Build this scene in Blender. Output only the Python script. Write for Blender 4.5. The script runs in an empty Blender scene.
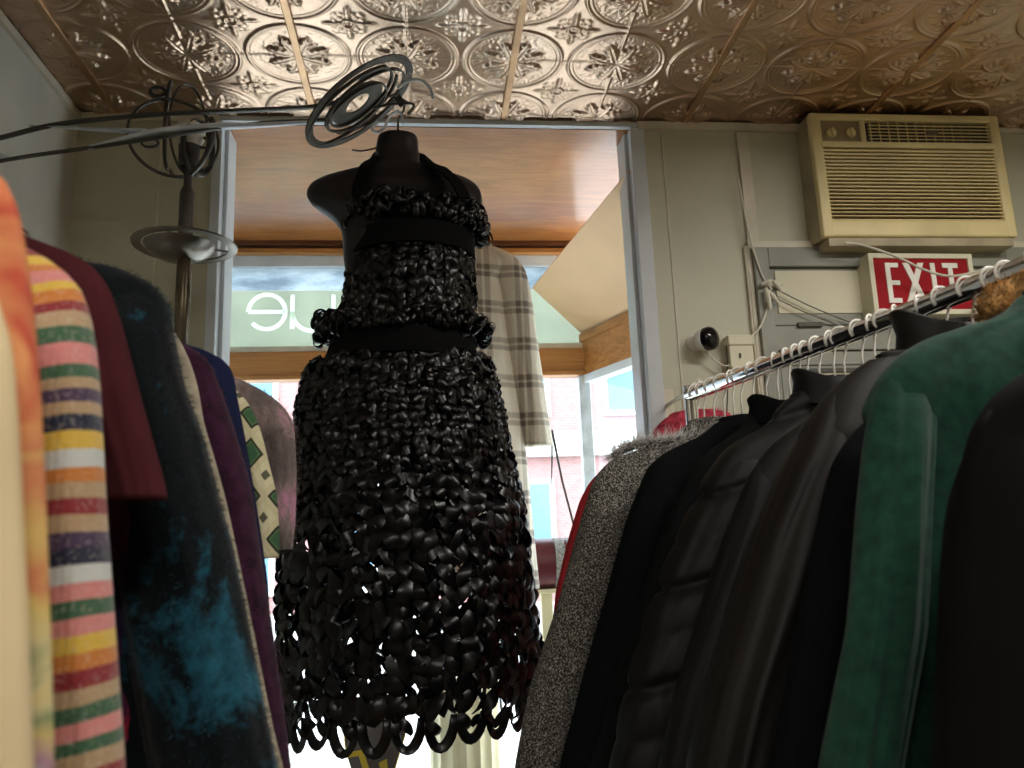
import bpy, bmesh, math, random
import numpy as np
from mathutils import Vector, Matrix, noise
random.seed(7)
S = bpy.context.scene
COL = S.collection
PI = math.pi

# ------------------------------------------------------------------ camera
F = 817.7
CAM = np.array([0, 0, 1.35])
def _basis():
    a = np.array([430 - 512, -(555 - 384), -F]); b = np.array([358 - 512, 3984, -F])
    Y = a / np.linalg.norm(a); Z = b - (b @ Y) * Y; Z /= np.linalg.norm(Z)
    return np.array([np.cross(Y, Z), Y, Z])
M = _basis()
def ray(px, py): return M @ np.array([px - 512, 384 - py, -F])
def at(px, py, Y):
    d = ray(px, py); return Vector(CAM + d * Y / d[1])
cam = bpy.data.cameras.new('camera'); camo = bpy.data.objects.new('camera', cam); COL.objects.link(camo)
m4 = Matrix([list(M[i]) + [CAM[i]] for i in range(3)] + [[0, 0, 0, 1]])
camo.matrix_world = m4
cam.sensor_width = 36; cam.lens = F * 36 / 1024; cam.clip_start = .02; cam.clip_end = 200
cam.dof.use_dof = True; cam.dof.focus_distance = 2.05; cam.dof.aperture_fstop = 6.0
S.camera = camo

# ------------------------------------------------------------------ materials
def srgb(c):
    if isinstance(c, str):
        c = [int(c[i:i + 2], 16) / 255 for i in (0, 2, 4)]
    return tuple(x / 12.92 if x <= .04045 else ((x + .055) / 1.055) ** 2.4 for x in c) + (1,)
class NT:
    def __init__(s, name):
        s.m = bpy.data.materials.new(name); s.m.use_nodes = True
        s.t = s.m.node_tree; s.t.nodes.clear()
        s.out = s.n('ShaderNodeOutputMaterial')
    def n(s, t, **k):
        o = s.t.nodes.new(t)
        for a, v in k.items(): setattr(o, a, v)
        return o
    def l(s, a, b): s.t.links.new(a, b)
    def val(s, x, sock):
        if isinstance(x, (int, float)): sock.default_value = x
        else: s.l(x, sock)
    def math(s, op, a, b=0, c=None):
        o = s.n('ShaderNodeMath', operation=op); s.val(a, o.inputs[0]); s.val(b, o.inputs[1])
        if c is not None: s.val(c, o.inputs[2])
        return o.outputs[0]
    def coord(s):
        if not hasattr(s, '_c'):
            s._c = s.n('ShaderNodeTexCoord').outputs['Object']
            x = s.n('ShaderNodeSeparateXYZ'); s.l(s._c, x.inputs[0]); s.x, s.y, s.z = x.outputs
        return s._c
    def noise(s, scale, detail=3, rough=.5, dist=0, stretch=None):
        s.coord(); v = s._c
        if stretch:
            mp = s.n('ShaderNodeMapping'); mp.inputs['Scale'].default_value = stretch; s.l(v, mp.inputs[0]); v = mp.outputs[0]
        o = s.n('ShaderNodeTexNoise'); o.inputs['Scale'].default_value = scale; o.inputs['Detail'].default_value = detail
        o.inputs['Roughness'].default_value = rough; o.inputs['Distortion'].default_value = dist
        s.l(v, o.inputs[0]); return o.outputs[0]
    def ramp(s, fac, stops, interp='LINEAR'):
        o = s.n('ShaderNodeValToRGB'); r = o.color_ramp; r.interpolation = interp
        while len(r.elements) > 1: r.elements.remove(r.elements[-1])
        r.elements[0].position = stops[0][0]; r.elements[0].color = srgb(stops[0][1])
        for p, c in stops[1:]:
            e = r.elements.new(p); e.color = srgb(c)
        s.l(fac, o.inputs[0]); return o.outputs[0]
    def mix(s, fac, a, b, mode='MIX'):
        o = s.n('ShaderNodeMix', data_type='RGBA', blend_type=mode)
        s.val(fac, o.inputs[0])
        for x, k in ((a, 6), (b, 7)):
            if hasattr(x, 'is_output'): s.l(x, o.inputs[k])
            else: o.inputs[k].default_value = srgb(x)
        return o.outputs[2]
    def bsdf(s, col, rough=.5, metal=0, bump=None, bs=.3, bd=.002, sheen=0, spec=.5, coat=0, trans=0):
        b = s.n('ShaderNodeBsdfPrincipled')
        if hasattr(col, 'is_output'): s.l(col, b.inputs['Base Color'])
        else: b.inputs['Base Color'].default_value = srgb(col)
        s.val(rough, b.inputs['Roughness']); b.inputs['Metallic'].default_value = metal
        b.inputs['Specular IOR Level'].default_value = spec
        if sheen:
            b.inputs['Sheen Weight'].default_value = sheen; b.inputs['Sheen Roughness'].default_value = .5
        if coat: b.inputs['Coat Weight'].default_value = coat; b.inputs['Coat Roughness'].default_value = .15
        if bump is not None:
            o = s.n('ShaderNodeBump'); o.inputs['Strength'].default_value = bs; o.inputs['Distance'].default_value = bd
            s.l(bump, o.inputs['Height']); s.l(o.outputs[0], b.inputs['Normal'])
        sh = b.outputs[0]
        s.l(sh, s.out.inputs[0]); s.sh = sh
        return s.m
def plain(name, c, rough=.5, metal=0, var=.12, scale=8, bs=.15, **k):
    t = NT(name); n = t.noise(scale, 4); c = c if isinstance(c, str) else c
    base = [int(c[i:i + 2], 16) / 255 for i in (0, 2, 4)]
    lo = [max(0, x * (1 - var)) for x in base]; hi = [min(1, x * (1 + var)) for x in base]
    col = t.ramp(n, [(.3, lo), (.7, hi)])
    return t.bsdf(col, rough, metal, bump=n, bs=bs, **k)

MAT = {}
def build_materials():
    A = MAT
    A['plaster'] = plain('painted_plaster', 'cdcabd', .65, var=.07, scale=3, bs=.12)
    t = NT('cream_wall_paint'); n = t.noise(2.2, 6, .65); n2 = t.noise(30, 3)
    c = t.ramp(n, [(.25, 'b3b19a'), (.55, 'c2c0aa'), (.8, 'c9c7b2')]); v = t.noise(14, 4, .7, stretch=(3, 3, .35))
    spots = t.math('GREATER_THAN', v, .74); c = t.mix(t.math('MULTIPLY', spots, .35), c, '6d634e')
    A['cream_wall'] = t.bsdf(c, .55, bump=n2, bs=.15)
    A['trim_white'] = plain('white_trim_paint', 'c9d0d4', .4, var=.04, scale=5)
    A['trim_cream'] = plain('cream_trim_paint', 'cfc8b4', .5, var=.08, scale=9)
    A['door_grey'] = plain('grey_green_door_paint', '8a8c80', .5, var=.08, scale=6)
    A['door_dark'] = plain('dark_door_edge', '4c4c44', .6)
    A['panel_cream'] = plain('cream_panel', 'dcd7bd', .6, var=.03, scale=3)
    A['black_gap'] = plain('dark_gap', '15120f', .8)
    # plywood soffit
    t = NT('varnished_plywood'); n = t.noise(5, 6, .6, 1.2, stretch=(.7, 4, 4)); n2 = t.noise(30, 4, .6, .5, stretch=(.5, 6, 6))
    c = t.ramp(n, [(.25, '7a4722'), (.5, 'a26432'), (.75, 'b97b45')]); c = t.mix(.25, c, t.ramp(n2, [(.3, '6b3c1a'), (.7, 'c08a55')]))
    A['ply'] = t.bsdf(c, .3, bump=n2, bs=.05, coat=.8)
    t = NT('golden_wood'); n = t.noise(6, 5, .6, 1.0, stretch=(.5, 3, 8))
    c = t.ramp(n, [(.25, '8f5828'), (.55, 'b27a40'), (.8, 'c3904f')]); A['wood'] = t.bsdf(c, .4, bump=n, bs=.08)
    t = NT('dark_wood'); n = t.noise(6, 5, .6, 1.0, stretch=(.5, 3, 8))
    c = t.ramp(n, [(.25, '4a2812'), (.8, '6d3d1e')]); A['darkwood'] = t.bsdf(c, .35, bump=n, bs=.08)
    t = NT('floor_boards'); n = t.noise(4, 5, .6, 1, stretch=(8, .6, 1)); c = t.ramp(n, [(.3, '4d3a2a'), (.7, '7a5f45')]); A['floor'] = t.bsdf(c, .4)
    A['board'] = plain('tan_board', 'dcb88e', .6, var=.03, scale=3)
    # tin ceiling
    t = NT('pressed_tin'); n = t.noise(3, 5, .6); n2 = t.noise(180, 2, .5)
    c = t.ramp(n, [(.3, 'bda28c'), (.55, 'd0b59f'), (.8, 'd6c6b6')])
    r = t.ramp(t.noise(7, 4), [(.3, (.26,) * 3), (.7, (.42,) * 3)])
    A['tin'] = t.bsdf(c, .31, 1.0, bump=n2, bs=.25, bd=.0015)
    A['batten'] = plain('gilded_batten', 'bd9a78', .36, .9, var=.12, scale=9)
    A['iron'] = plain('wrought_iron', '4a4742', .42, .5, var=.15, scale=20)
    A['iron_pale'] = plain('lit_grey_steel', 'bcc1c6', .4, .25, var=.1, scale=20)  # pale tone paints the window light onto the blade undersides
    A['pewter'] = plain('pewter_metal', '77726a', .3, .9, var=.12, scale=12)
    A['brass_dark'] = plain('aged_bronze', '5d5344', .32, .85, var=.2, scale=15)
    t = NT('chrome'); t.coord(); A['chrome'] = t.bsdf('d8d8d8', .08, 1.0)
    A['white_plastic'] = plain('white_plastic', 'e6e3da', .35, var=.03)
    A['glass_white'] = plain('opal_glass', 'd8d3c2', .3, var=.03)
    A['ac_case'] = plain('yellowed_plastic', 'e3d29c', .45, var=.06, scale=5)
    A['ac_side'] = plain('ac_dull_casing', 'a79c80', .5, var=.12, scale=7)
    A['ac_dark'] = plain('ac_grille_shadow', '3a3226', .6, var=.2, scale=8)
    A['ac_panel'] = plain('ac_control_panel', '8f7f62', .45)
    A['red_sign'] = plain('red_sign_face', '9c1620', .6, var=.05, spec=.15)
    A['white_letter'] = plain('white_letter_paint', 'eeece2', .4, var=.02)
    A['cable'] = plain('white_cable', 'd0ccbc', .45, var=.05)
    A['cam_white'] = plain('camera_white', 'e4e2da', .35, var=.02)
    A['cam_black'] = plain('camera_lens_black', '0b0b0e', .12, var=.1)
    A['mannequin'] = plain('black_mannequin_plastic', '101014', .42, var=.1)
    t = NT('black_satin'); n = t.noise(60, 3); A['satin'] = t.bsdf(t.ramp(n, [(.3, '020203'), (.7, '060608')]), .33, bump=n, bs=.2, spec=.4)
    t = NT('black_grosgrain'); n = t.noise(200, 2, stretch=(.2, .2, 3)); A['band'] = t.bsdf('050506', .9, bump=n, bs=.3, spec=.15)
    # pane: clear glass
    t = NT('clear_glass'); t.coord()
    g = t.n('ShaderNodeBsdfGlossy'); g.inputs['Roughness'].default_value = .02; tr = t.n('ShaderNodeBsdfTransparent'); tr.inputs[0].default_value = (.96, .98, .98, 1)
    fr = t.n('ShaderNodeFresnel'); fr.inputs[0].default_value = 1.45; mx = t.n('ShaderNodeMixShader')
    ge = t.n('ShaderNodeNewGeometry'); t.l(t.math('MULTIPLY', fr.outputs[0], t.math('SUBTRACT', 1, ge.outputs['Backfacing'])), mx.inputs[0]); t.l(tr.outputs[0], mx.inputs[1]); t.l(g.outputs[0], mx.inputs[2]); t.l(mx.outputs[0], t.out.inputs[0]); A['glass'] = t.m
    def film(name, c, a):
        t = NT(name); n = t.noise(5, 4); tr = t.n('ShaderNodeBsdfTranslucent'); df = t.n('ShaderNodeBsdfDiffuse'); tp = t.n('ShaderNodeBsdfTransparent')
        cc = t.ramp(n, [(.3, c), (.7, [min(1, int(c[i:i + 2], 16) / 255 * 1.08) for i in (0, 2, 4)])])
        t.l(cc, tr.inputs[0]); t.l(cc, df.inputs[0])
        m1 = t.n('ShaderNodeMixShader'); m1.inputs[0].default_value = .25; t.l(tr.outputs[0], m1.inputs[1]); t.l(df.outputs[0], m1.inputs[2])
        m2 = t.n('ShaderNodeMixShader'); m2.inputs[0].default_value = a; t.l(tp.outputs[0], m2.inputs[1]); t.l(m1.outputs[0], m2.inputs[2])
        t.l(m2.outputs[0], t.out.inputs[0]); return t.m
    A['film'] = film('sign_film_green', 'b0b6a8', .93)
    t = NT('cloud_film'); n = t.noise(5, 5, .6, stretch=(1, 1, 2.6)); cc = t.ramp(n, [(.35, '8b979f'), (.6, 'bcc4c8')]); tr = t.n('ShaderNodeBsdfTranslucent'); tp = t.n('ShaderNodeBsdfTransparent'); mx = t.n('ShaderNodeMixShader'); mx.inputs[0].default_value = .93
    t.l(cc, tr.inputs[0]); t.l(tp.outputs[0], mx.inputs[1]); t.l(tr.outputs[0], mx.inputs[2]); t.l(mx.outputs[0], t.out.inputs[0]); A['cloudy'] = t.m
    A['film_letter'] = film('sign_letter_film', 'dce2da', .95)
    # street
    t = NT('street_brick'); t.coord(); b = t.n('ShaderNodeTexBrick'); mp = t.n('ShaderNodeMapping'); mp.inputs['Rotation'].default_value = (PI / 2, 0, 0)
    t.l(t._c, mp.inputs[0]); t.l(mp.outputs[0], b.inputs[0]); b.inputs['Scale'].default_value = 5
    b.inputs['Color1'].default_value = srgb('8f6a68'); b.inputs['Color2'].default_value = srgb('86605d'); b.inputs['Mortar'].default_value = srgb('957b77')
    A['brick'] = t.bsdf(b.outputs[0], .8)
    A['stone'] = plain('pale_stone', 'b4b1ab', .8, var=.04)
    A['blue_glass'] = plain('blue_street_window', '4d7186', .3, var=.15, scale=1)
    A['asphalt'] = plain('street_paving', 'b5b2ab', .8, var=.08)
build_materials()

# ------------------------------------------------------------------ mesh helpers
def tag(o, label=None, cat=None, group=None, kind=None):
    for k, v in (('label', label), ('category', cat), ('group', group), ('kind', kind)):
        if v: o[k] = v
    return o
def empty(name, loc=(0, 0, 0), rz=0, label=None, cat=None, group=None, kind=None):
    o = bpy.data.objects.new(name, None); COL.objects.link(o); o.location = loc; o.rotation_euler = (0, 0, rz)
    o.empty_display_size = .05
    return tag(o, label, cat, group, kind)
class MB:
    def __init__(s): s.v = []; s.f = []
    def add(s, vs, fs):
        b = len(s.v); s.v += [tuple(x) for x in vs]; s.f += [tuple(i + b for i in f) for f in fs]; return s
    def box(s, lo, hi, bev=0):
        s.k = getattr(s, 'k', -1) + 1; e = .00011 * s.k      # keeps joined pieces from sharing a face
        x0, y0, z0 = (v + e for v in lo); x1, y1, z1 = (v - e for v in hi)
        if bev:
            bm = bmesh.new(); r = bmesh.ops.create_cube(bm, size=1)
            for v in bm.verts: v.co = Vector(((x0 + x1) / 2 + v.co.x * (x1 - x0), (y0 + y1) / 2 + v.co.y * (y1 - y0), (z0 + z1) / 2 + v.co.z * (z1 - z0)))
            bmesh.ops.bevel(bm, geom=bm.edges[:] , offset=bev, segments=3, affect='EDGES', profile=.5)
            bm.verts.index_update(); s.add([v.co[:] for v in bm.verts], [[v.index for v in f.verts] for f in bm.faces]); bm.free(); return s
        return s.add([(x0, y0, z0), (x1, y0, z0), (x1, y1, z0), (x0, y1, z0), (x0, y0, z1), (x1, y0, z1), (x1, y1, z1), (x0, y1, z1)],
                     [(0, 3, 2, 1), (4, 5, 6, 7), (0, 1, 5, 4), (1, 2, 6, 5), (2, 3, 7, 6), (3, 0, 4, 7)])
    def loft(s, rings, close=True, caps=True):
        n = len(rings[0]); vs = [p for r in rings for p in r]; fs = []
        for i in range(len(rings) - 1):
            for j in range(n if close else n - 1):
                k = (j + 1) % n; fs.append((i * n + j, i * n + k, (i + 1) * n + k, (i + 1) * n + j))
        if caps and close:
            fs.append(tuple(range(n - 1, -1, -1))); b = (len(rings) - 1) * n; fs.append(tuple(range(b, b + n)))
        return s.add(vs, fs)
    def tube(s, path, r, n=10, flat=None, up=None, closed=False, caps=True):
        """tube along path; flat=(a,b) gives an oval or flat bar section."""
        P = [Vector(p) for p in path]; rings = []; m = len(P); pu = Vector(up) if up is not None else None
        for i, p in enumerate(P):
            if closed: t = P[(i + 1) % m] - P[i - 1]
            else: t = P[min(i + 1, m - 1)] - P[max(i - 1, 0)]
            if t.length < 1e-9: t = Vector((0, 0, 1))
            t.normalize()
            if pu is None:
                pu = Vector((0, 0, 1)) if abs(t.z) < .9 else Vector((1, 0, 0))
            a = t.cross(pu)
            if a.length < 1e-5: a = t.cross(Vector((1, .1, 0)))
            a.normalize(); b = a.cross(t).normalized()
            if up is None: pu = b
            rr = r[i] if isinstance(r, (list, tuple)) else r
            fa, fb = flat if flat else (1, 1)
            rings.append([p + a * math.cos(2 * PI * k / n) * rr * fa + b * math.sin(2 * PI * k / n) * rr * fb for k in range(n)])
        if closed: rings.append(rings[0]); caps = False
        return s.loft(rings, caps=caps)
    def lathe(s, prof, c=(0, 0, 0), n=40):
        rings = [[(c[0] + r * math.cos(2 * PI * k / n), c[1] + r * math.sin(2 * PI * k / n), c[2] + z) for k in range(n)] for r, z in prof]
        return s.loft(rings)
    def prism(s, pts, off):
        """closed slab from a 3D polygon pushed by off."""
        n = len(pts); o = Vector(off); vs = [Vector(p) for p in pts] + [Vector(p) + o for p in pts]
        fs = [tuple(range(n)), tuple(range(2 * n - 1, n - 1, -1))] + [(i, i + n, (i + 1) % n + n, (i + 1) % n) for i in range(n)]
        return s.add(vs, fs)
    def build(s, name, mat, parent=None, smooth=False, origin=None, **tg):
        me = bpy.data.meshes.new(name); v = s.v
        if origin is not None: o = origin; v = [(a[0] - o[0], a[1] - o[1], a[2] - o[2]) for a in v]
        me.from_pydata(v, [], s.f)
        bm = bmesh.new(); bm.from_mesh(me); bmesh.ops.recalc_face_normals(bm, faces=bm.faces[:]); bm.to_mesh(me); bm.free()
        if smooth:
            me.polygons.foreach_set('use_smooth', [True] * len(me.polygons))
            if smooth != 'all': me.set_sharp_from_angle(angle=math.radians(40))
        me.materials.append(MAT[mat] if isinstance(mat, str) else mat)
        ob = bpy.data.objects.new(name, me); COL.objects.link(ob)
        if origin is not None: ob.location = origin
        if parent: ob.parent = parent
        return tag(ob, **tg)
def smoothpts(pts, n=8):
    P = [Vector(p) for p in pts]; out = []
    for i in range(len(P) - 1):
        p0 = P[max(i - 1, 0)]; p1 = P[i]; p2 = P[i + 1]; p3 = P[min(i + 2, len(P) - 1)]
        for k in range(n):
            t = k / n
            out.append(.5 * ((2 * p1) + (p2 - p0) * t + (2 * p0 - 5 * p1 + 4 * p2 - p3) * t * t + (3 * p1 - p0 - 3 * p2 + p3) * t ** 3))
    out.append(P[-1]); return out
def dup(root, loc=None, rz=None, label=None, group=None):
    r = root.copy(); COL.objects.link(r)
    if loc is not None: r.location = loc
    if rz is not None: r.rotation_euler = (0, 0, rz)
    if label: r['label'] = label
    if group: r['group'] = group
    for ch in list(root.children):
        c = ch.copy(); COL.objects.link(c); c.parent = r
        for g in ch.children:
            d = g.copy(); COL.objects.link(d); d.parent = c
    return r
ST = dict(kind='structure')

# ------------------------------------------------------------------ room shell
H = 2.75; YW = 2.455; XL = -1.07; XR = 2.9; YB = -3.2
MB().box((XL - .1, YB - .1, -.1), (XR + .1, YW + .1, 0)).build('floor', 'floor', **ST)
MB().box((XL - .12, YB, 0), (XL, YW + .08, H)).build('wall_left', 'plaster', **ST)
MB().box((XR, YB, 0), (XR + .12, YW + .08, H)).build('wall_right', 'cream_wall', **ST)
MB().box((XL - .12, YB - .12, 0), (XR + .12, YB, H)).build('wall_back', 'cream_wall', **ST)
OL, OR = -.660, .735            # opening to the show window
w = MB().box((XL, YW, 0), (OL, YW + .1, H)).box((OR, YW, 0), (XR, YW + .1, H)).box((OL, YW, 0), (OR, YW + .1, .42)).box((OL, YW, 2.742), (OR, YW + .1, H))
w.build('wall_front', 'cream_wall', **ST)

def ceiling():
    P = .305; x0c, y0c = -.04, 2.125
    xs = np.arange(XL, 2.62, .0034); ys = np.arange(1.25, YW + .0034, .0034); ys[-1] = YW
    X, Y = np.meshgrid(xs, ys)
    U = (X - x0c) / P; V = (Y - y0c) / P; U = U - np.round(U); V = V - np.round(V)
    R = np.hypot(U, V); T = np.arctan2(V, U)
    g = lambda d, s: np.exp(-(d / s) ** 2)
    h = 1.0 * g(R - .462, .013) + .6 * g(R - .425, .009) + .35 * g(R - .397, .006) * (.6 + .4 * np.cos(60 * T))
    rng = np.random.default_rng(3)
    st = rng.random((len(ys) // 2 + 2, len(xs) // 2 + 2)); st = np.kron(st, np.ones((2, 2)))[:len(ys), :len(xs)]
    st = (st + np.roll(st, 1, 0) + np.roll(st, 1, 1)) / 3
    inside = 1 / (1 + np.exp((R - .39) / .004))
    h += inside * (-.25 + .55 * st)
    for kk, (wd, L, amp) in enumerate(((.075, .33, 1.9), (.05, .29, 1.3))):
        ph = (0 if kk else PI / 8)
        n8 = 8
        dT = (T - ph) - np.round((T - ph) / (2 * PI / n8)) * (2 * PI / n8)
        perp = R * np.sin(dT); al = R * np.cos(dT)
        ww = wd * np.clip(np.sin(PI * np.clip(al / L, 0, 1) ** .8), 0, 1) * (1 + .28 * np.cos(al * 95)) + 1e-4
        q = np.clip(1 - (perp / ww) ** 2, 0, 1)
        h = np.maximum(h, inside * (amp * np.sqrt(q) * (al < L) * (.6 + .4 * np.sin(PI * np.clip(al / L, 0, 1))) - .9 * g(perp, .008) * (al < L)) * (al > .02))
    h += inside * .9 * g(R, .03)
    # rosettes where four medallions meet
    U2 = U - np.sign(U) * .5; V2 = V - np.sign(V) * .5; R2 = np.hypot(U2, V2); T2 = np.arctan2(V2, U2)
    out = 1 - 1 / (1 + np.exp((R - .475) / .004))
    h += out * (1.1 * g(R2 - .052, .014) + .9 * g(R2, .02))
    for n4, ph, c, s1, s2, am in ((4, 0, .115, .05, .026, 1.2), (4, PI / 4, .105, .03, .02, .9), (4, 0, .19, .035, .017, .9), (8, PI / 8, .135, .02, .016, .8), (4, PI / 4, .165, .02, .03, .6)):
        dT = (T2 - ph) - np.round((T2 - ph) / (2 * PI / n4)) * (2 * PI / n4)
        perp = R2 * np.sin(dT); al = R2 * np.cos(dT)
        h += out * am * g(al - c, s1) * g(perp, s2) - out * .35 * g(al - c, s1 * .8) * g(perp, .006)
    h += .8 * g(np.abs(U) - .5, .006) * g(V, .05) + .8 * g(np.abs(V) - .5, .006) * g(U, .05)
    # seams through medallion centres
    sm = g(U, .010) ; sn = g(V, .006)
    h = h * (1 - .8 * sm) + .8 * sm; h = h * (1 - .85 * sn) + .45 * sn - .5 * g(V + .014, .005)
    wob = .0012 * np.sin(X * 9 + 1) * np.sin(Y * 11)
    Z = H - .0062 * h + wob - .001
    nv = X.size; co = np.stack([X, Y, Z], -1).reshape(-1, 3)
    ny, nx = X.shape; i = np.arange(ny - 1)[:, None] * nx + np.arange(nx - 1)[None, :]
    fc = np.stack([i, i + nx, i + nx + 1, i + 1], -1).reshape(-1, 4)
    ex = []
    ext = [((XL - .1, YB - .1), (XR + .1, 1.25)), ((2.619, 1.25), (XR + .1, YW + .1)), ]
    ev = []; ef = []
    for (a, b), (c, d) in ext:
        k = nv + len(ev); ev += [(a, b, H), (c, b, H), (c, d, H), (a, d, H)]; ef.append((k, k + 3, k + 2, k + 1))
    k = nv + len(ev); z2 = H + .04; ev += [(XL - .1, YB - .1, z2), (XR + .1, YB - .1, z2), (XR + .1, YW + .1, z2), (XL - .1, YW + .1, z2)]; ef.append((k, k + 1, k + 2, k + 3))
    co = np.vstack([co, np.array(ev)]); fc = np.vstack([fc, np.array(ef)])
    me = bpy.data.meshes.new('ceiling'); me.vertices.add(len(co)); me.vertices.foreach_set('co', co.ravel().astype(np.float32))
    me.loops.add(len(fc) * 4); me.loops.foreach_set('vertex_index', fc.ravel().astype(np.int32))
    me.polygons.add(len(fc)); me.polygons.foreach_set('loop_start', (np.arange(len(fc)) * 4).astype(np.int32)); me.polygons.foreach_set('loop_total', np.full(len(fc), 4, np.int32))
    me.polygons.foreach_set('use_smooth', np.ones(len(fc), bool)); me.update(); me.validate()
    me.materials.append(MAT['tin']); o = bpy.data.objects.new('ceiling', me); COL.objects.link(o); tag(o, kind='structure')
ceiling()
tn = [0]
def trim(mb, mat, smooth=False):
    tn[0] += 1; return mb.build('trim_%d' % tn[0], mat, smooth=smooth, **ST)
for k in range(-3, 9, 2):      # battens under every second seam
    x = -.04 + .305 * k
    if XL < x < 2.6: trim(MB().box((x - .011, YB, H - .012), (x + .011, YW - .01, H), .003), 'batten')
# crown strips at the foot of the ceiling
trim(MB().box((XL, YW - .012, H - .030), (OL + .02, YW, H - .006)), 'trim_cream')
trim(MB().box((OR - .02, YW - .016, H - .036), (1.27, YW, H - .008)), 'trim_cream')
trim(MB().box((OL, YW - .01, H - .026), (OR, YW + .01, H - .010)), 'trim_white')
trim(MB().box((XL, YB, H - .03), (XL + .012, YW, H - .006)), 'trim_cream')
trim(MB().box((1.0, YW - .012, H - .028), (2.4, YW, H - .008)), 'trim_cream')
# opening jambs: white casings
def jamb(x, sgn, T=.03):
    m = MB().box((min(x, x + sgn * T), YW - .012, .42), (max(x, x + sgn * T), YW + .16, 2.721), .003)
    trim(m, 'trim_white')
    x2 = x + sgn * T
    trim(MB().box((min(x2, x2 + sgn * .012), YW + .03, .42), (max(x2, x2 + sgn * .012), YW + .13, 2.720), .002), 'trim_white')
jamb(OL, 1); jamb(OR, -1, .048)
# board seams on the front wall
trim(MB().box((1.055, YW - .012, 2.30), (1.095, YW, H - .04), .002), 'trim_cream')
trim(MB().box((1.04, YW - .014, 0), (1.062, YW, 2.30), .002), 'trim_cream')
trim(MB().box((1.05, YW - .02, 2.292), (2.4, YW, 2.318), .003), 'trim_cream')
trim(MB().box((OR + .06, YW - .003, .3), (OR + .064, YW, 2.70)), 'trim_cream')
trim(MB().box((OL - .16, YW - .004, .3), (OL - .155, YW, 2.70)), 'trim_cream')

# ------------------------------------------------------------------ show window bay
YG = 3.5
C3 = Vector((.70, YG, 2.29)); D3 = Vector((1.08, 2.56, 2.30))
trim(MB().box((OL + .001, YW + .012, 2.722), (OR - .001, YW + .101, 2.742)).box((-1.15, YW + .1, 2.722), (1.3, YG + .05, 2.745)), 'ply')           # soffit
trim(MB().box((-1.15, YW + .1, .36), (1.3, YG + .05, .42)), 'stone')           # platform
MB().box((-.98, YW + .1, .42), (-.92, YG, 2.74)).build('wall_bay_left', 'trim_white', **ST)
win = empty('window_1', (0, YG, .42), kind='structure')
def wpart(mb, name, mat, **k): return mb.build(name, mat, win, **k)
def rel(p): return Vector(p) - Vector((0, YG, .42))
def rbox(m, lo, hi, bev=0): return m.box(tuple(rel(lo)), tuple(rel(hi)), bev)
wpart(rbox(rbox(MB(), (-.95, YG - .03, 2.675), (1.2, YG + .04, 2.735), .004), (-.95, YG - .045, 2.70), (1.2, YG - .02, 2.733), .004), 'top_moulding', 'darkwood')
wpart(rbox(MB(), (-.95, YG - .05, 2.662), (1.2, YG - .01, 2.685), .004), 'picture_rail', 'wood')
wpart(rbox(MB(), (-.95, YG - .02, 2.61), (.74, YG + .03, 2.662), .003), 'transom_head', 'trim_white')
wpart(rbox(MB(), (-.95, YG - .02, 2.225), (.74, YG + .03, 2.25), .003), 'transom_sill', 'trim_cream')
wpart(rbox(rbox(MB(), (-.95, YG - .03, 2.10), (.71, YG + .03, 2.225), .004), (-.95, YG - .04, 2.10), (.71, YG, 2.12), .003), 'window_rail', 'wood')
wpart(rbox(MB(), (.665, YG - .03, .42), (.715, YG + .03, 2.10), .004), 'mullion', 'iron_pale')
wpart(rbox(MB(), (-.92, YG + .004, .42), (.70, YG + .010, 2.10)), 'pane', 'glass')
wpart(rbox(MB(), (-.92, YG + .004, 2.25), (.72, YG + .010, 2.61)), 'transom_pane', 'glass')
film_o = wpart(rbox(MB(), (-.92, YG - .003, 2.25), (.70, YG + .001, 2.505)), 'sign_film', 'film')
CUT = []
wpart(rbox(MB(), (-.92, YG - .003, 2.507), (.70, YG + .001, 2.61)), 'cloud_film', 'cloudy')  # added film, painted with the grey-blue clouds of the sky beyond
# mirrored lettering seen from inside: "que"
def stroke(m, pts, wd=.021):
    P = [Vector(p) for p in pts]
    m.tube([rel((p.x, YG - .001, p.y)) for p in P], wd / 2, n=8, flat=(1, .12) , up=(0, 1, 0)); CUT.append(MB().tube([rel((p.x, YG - .001, p.y)) for p in P], wd / 2 * 1.02, n=8, flat=(1, 1.2) , up=(0, 1, 0)))
R_ = .078
def arc(cx, cz, a0, a1, r=R_, n=24): return [(cx + r * math.cos(math.radians(a0 + (a1 - a0) * i / n)), cz + r * math.sin(math.radians(a0 + (a1 - a0) * i / n))) for i in range(n + 1)]
cz = 2.41
cx = at(267, 310, YG).x
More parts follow.
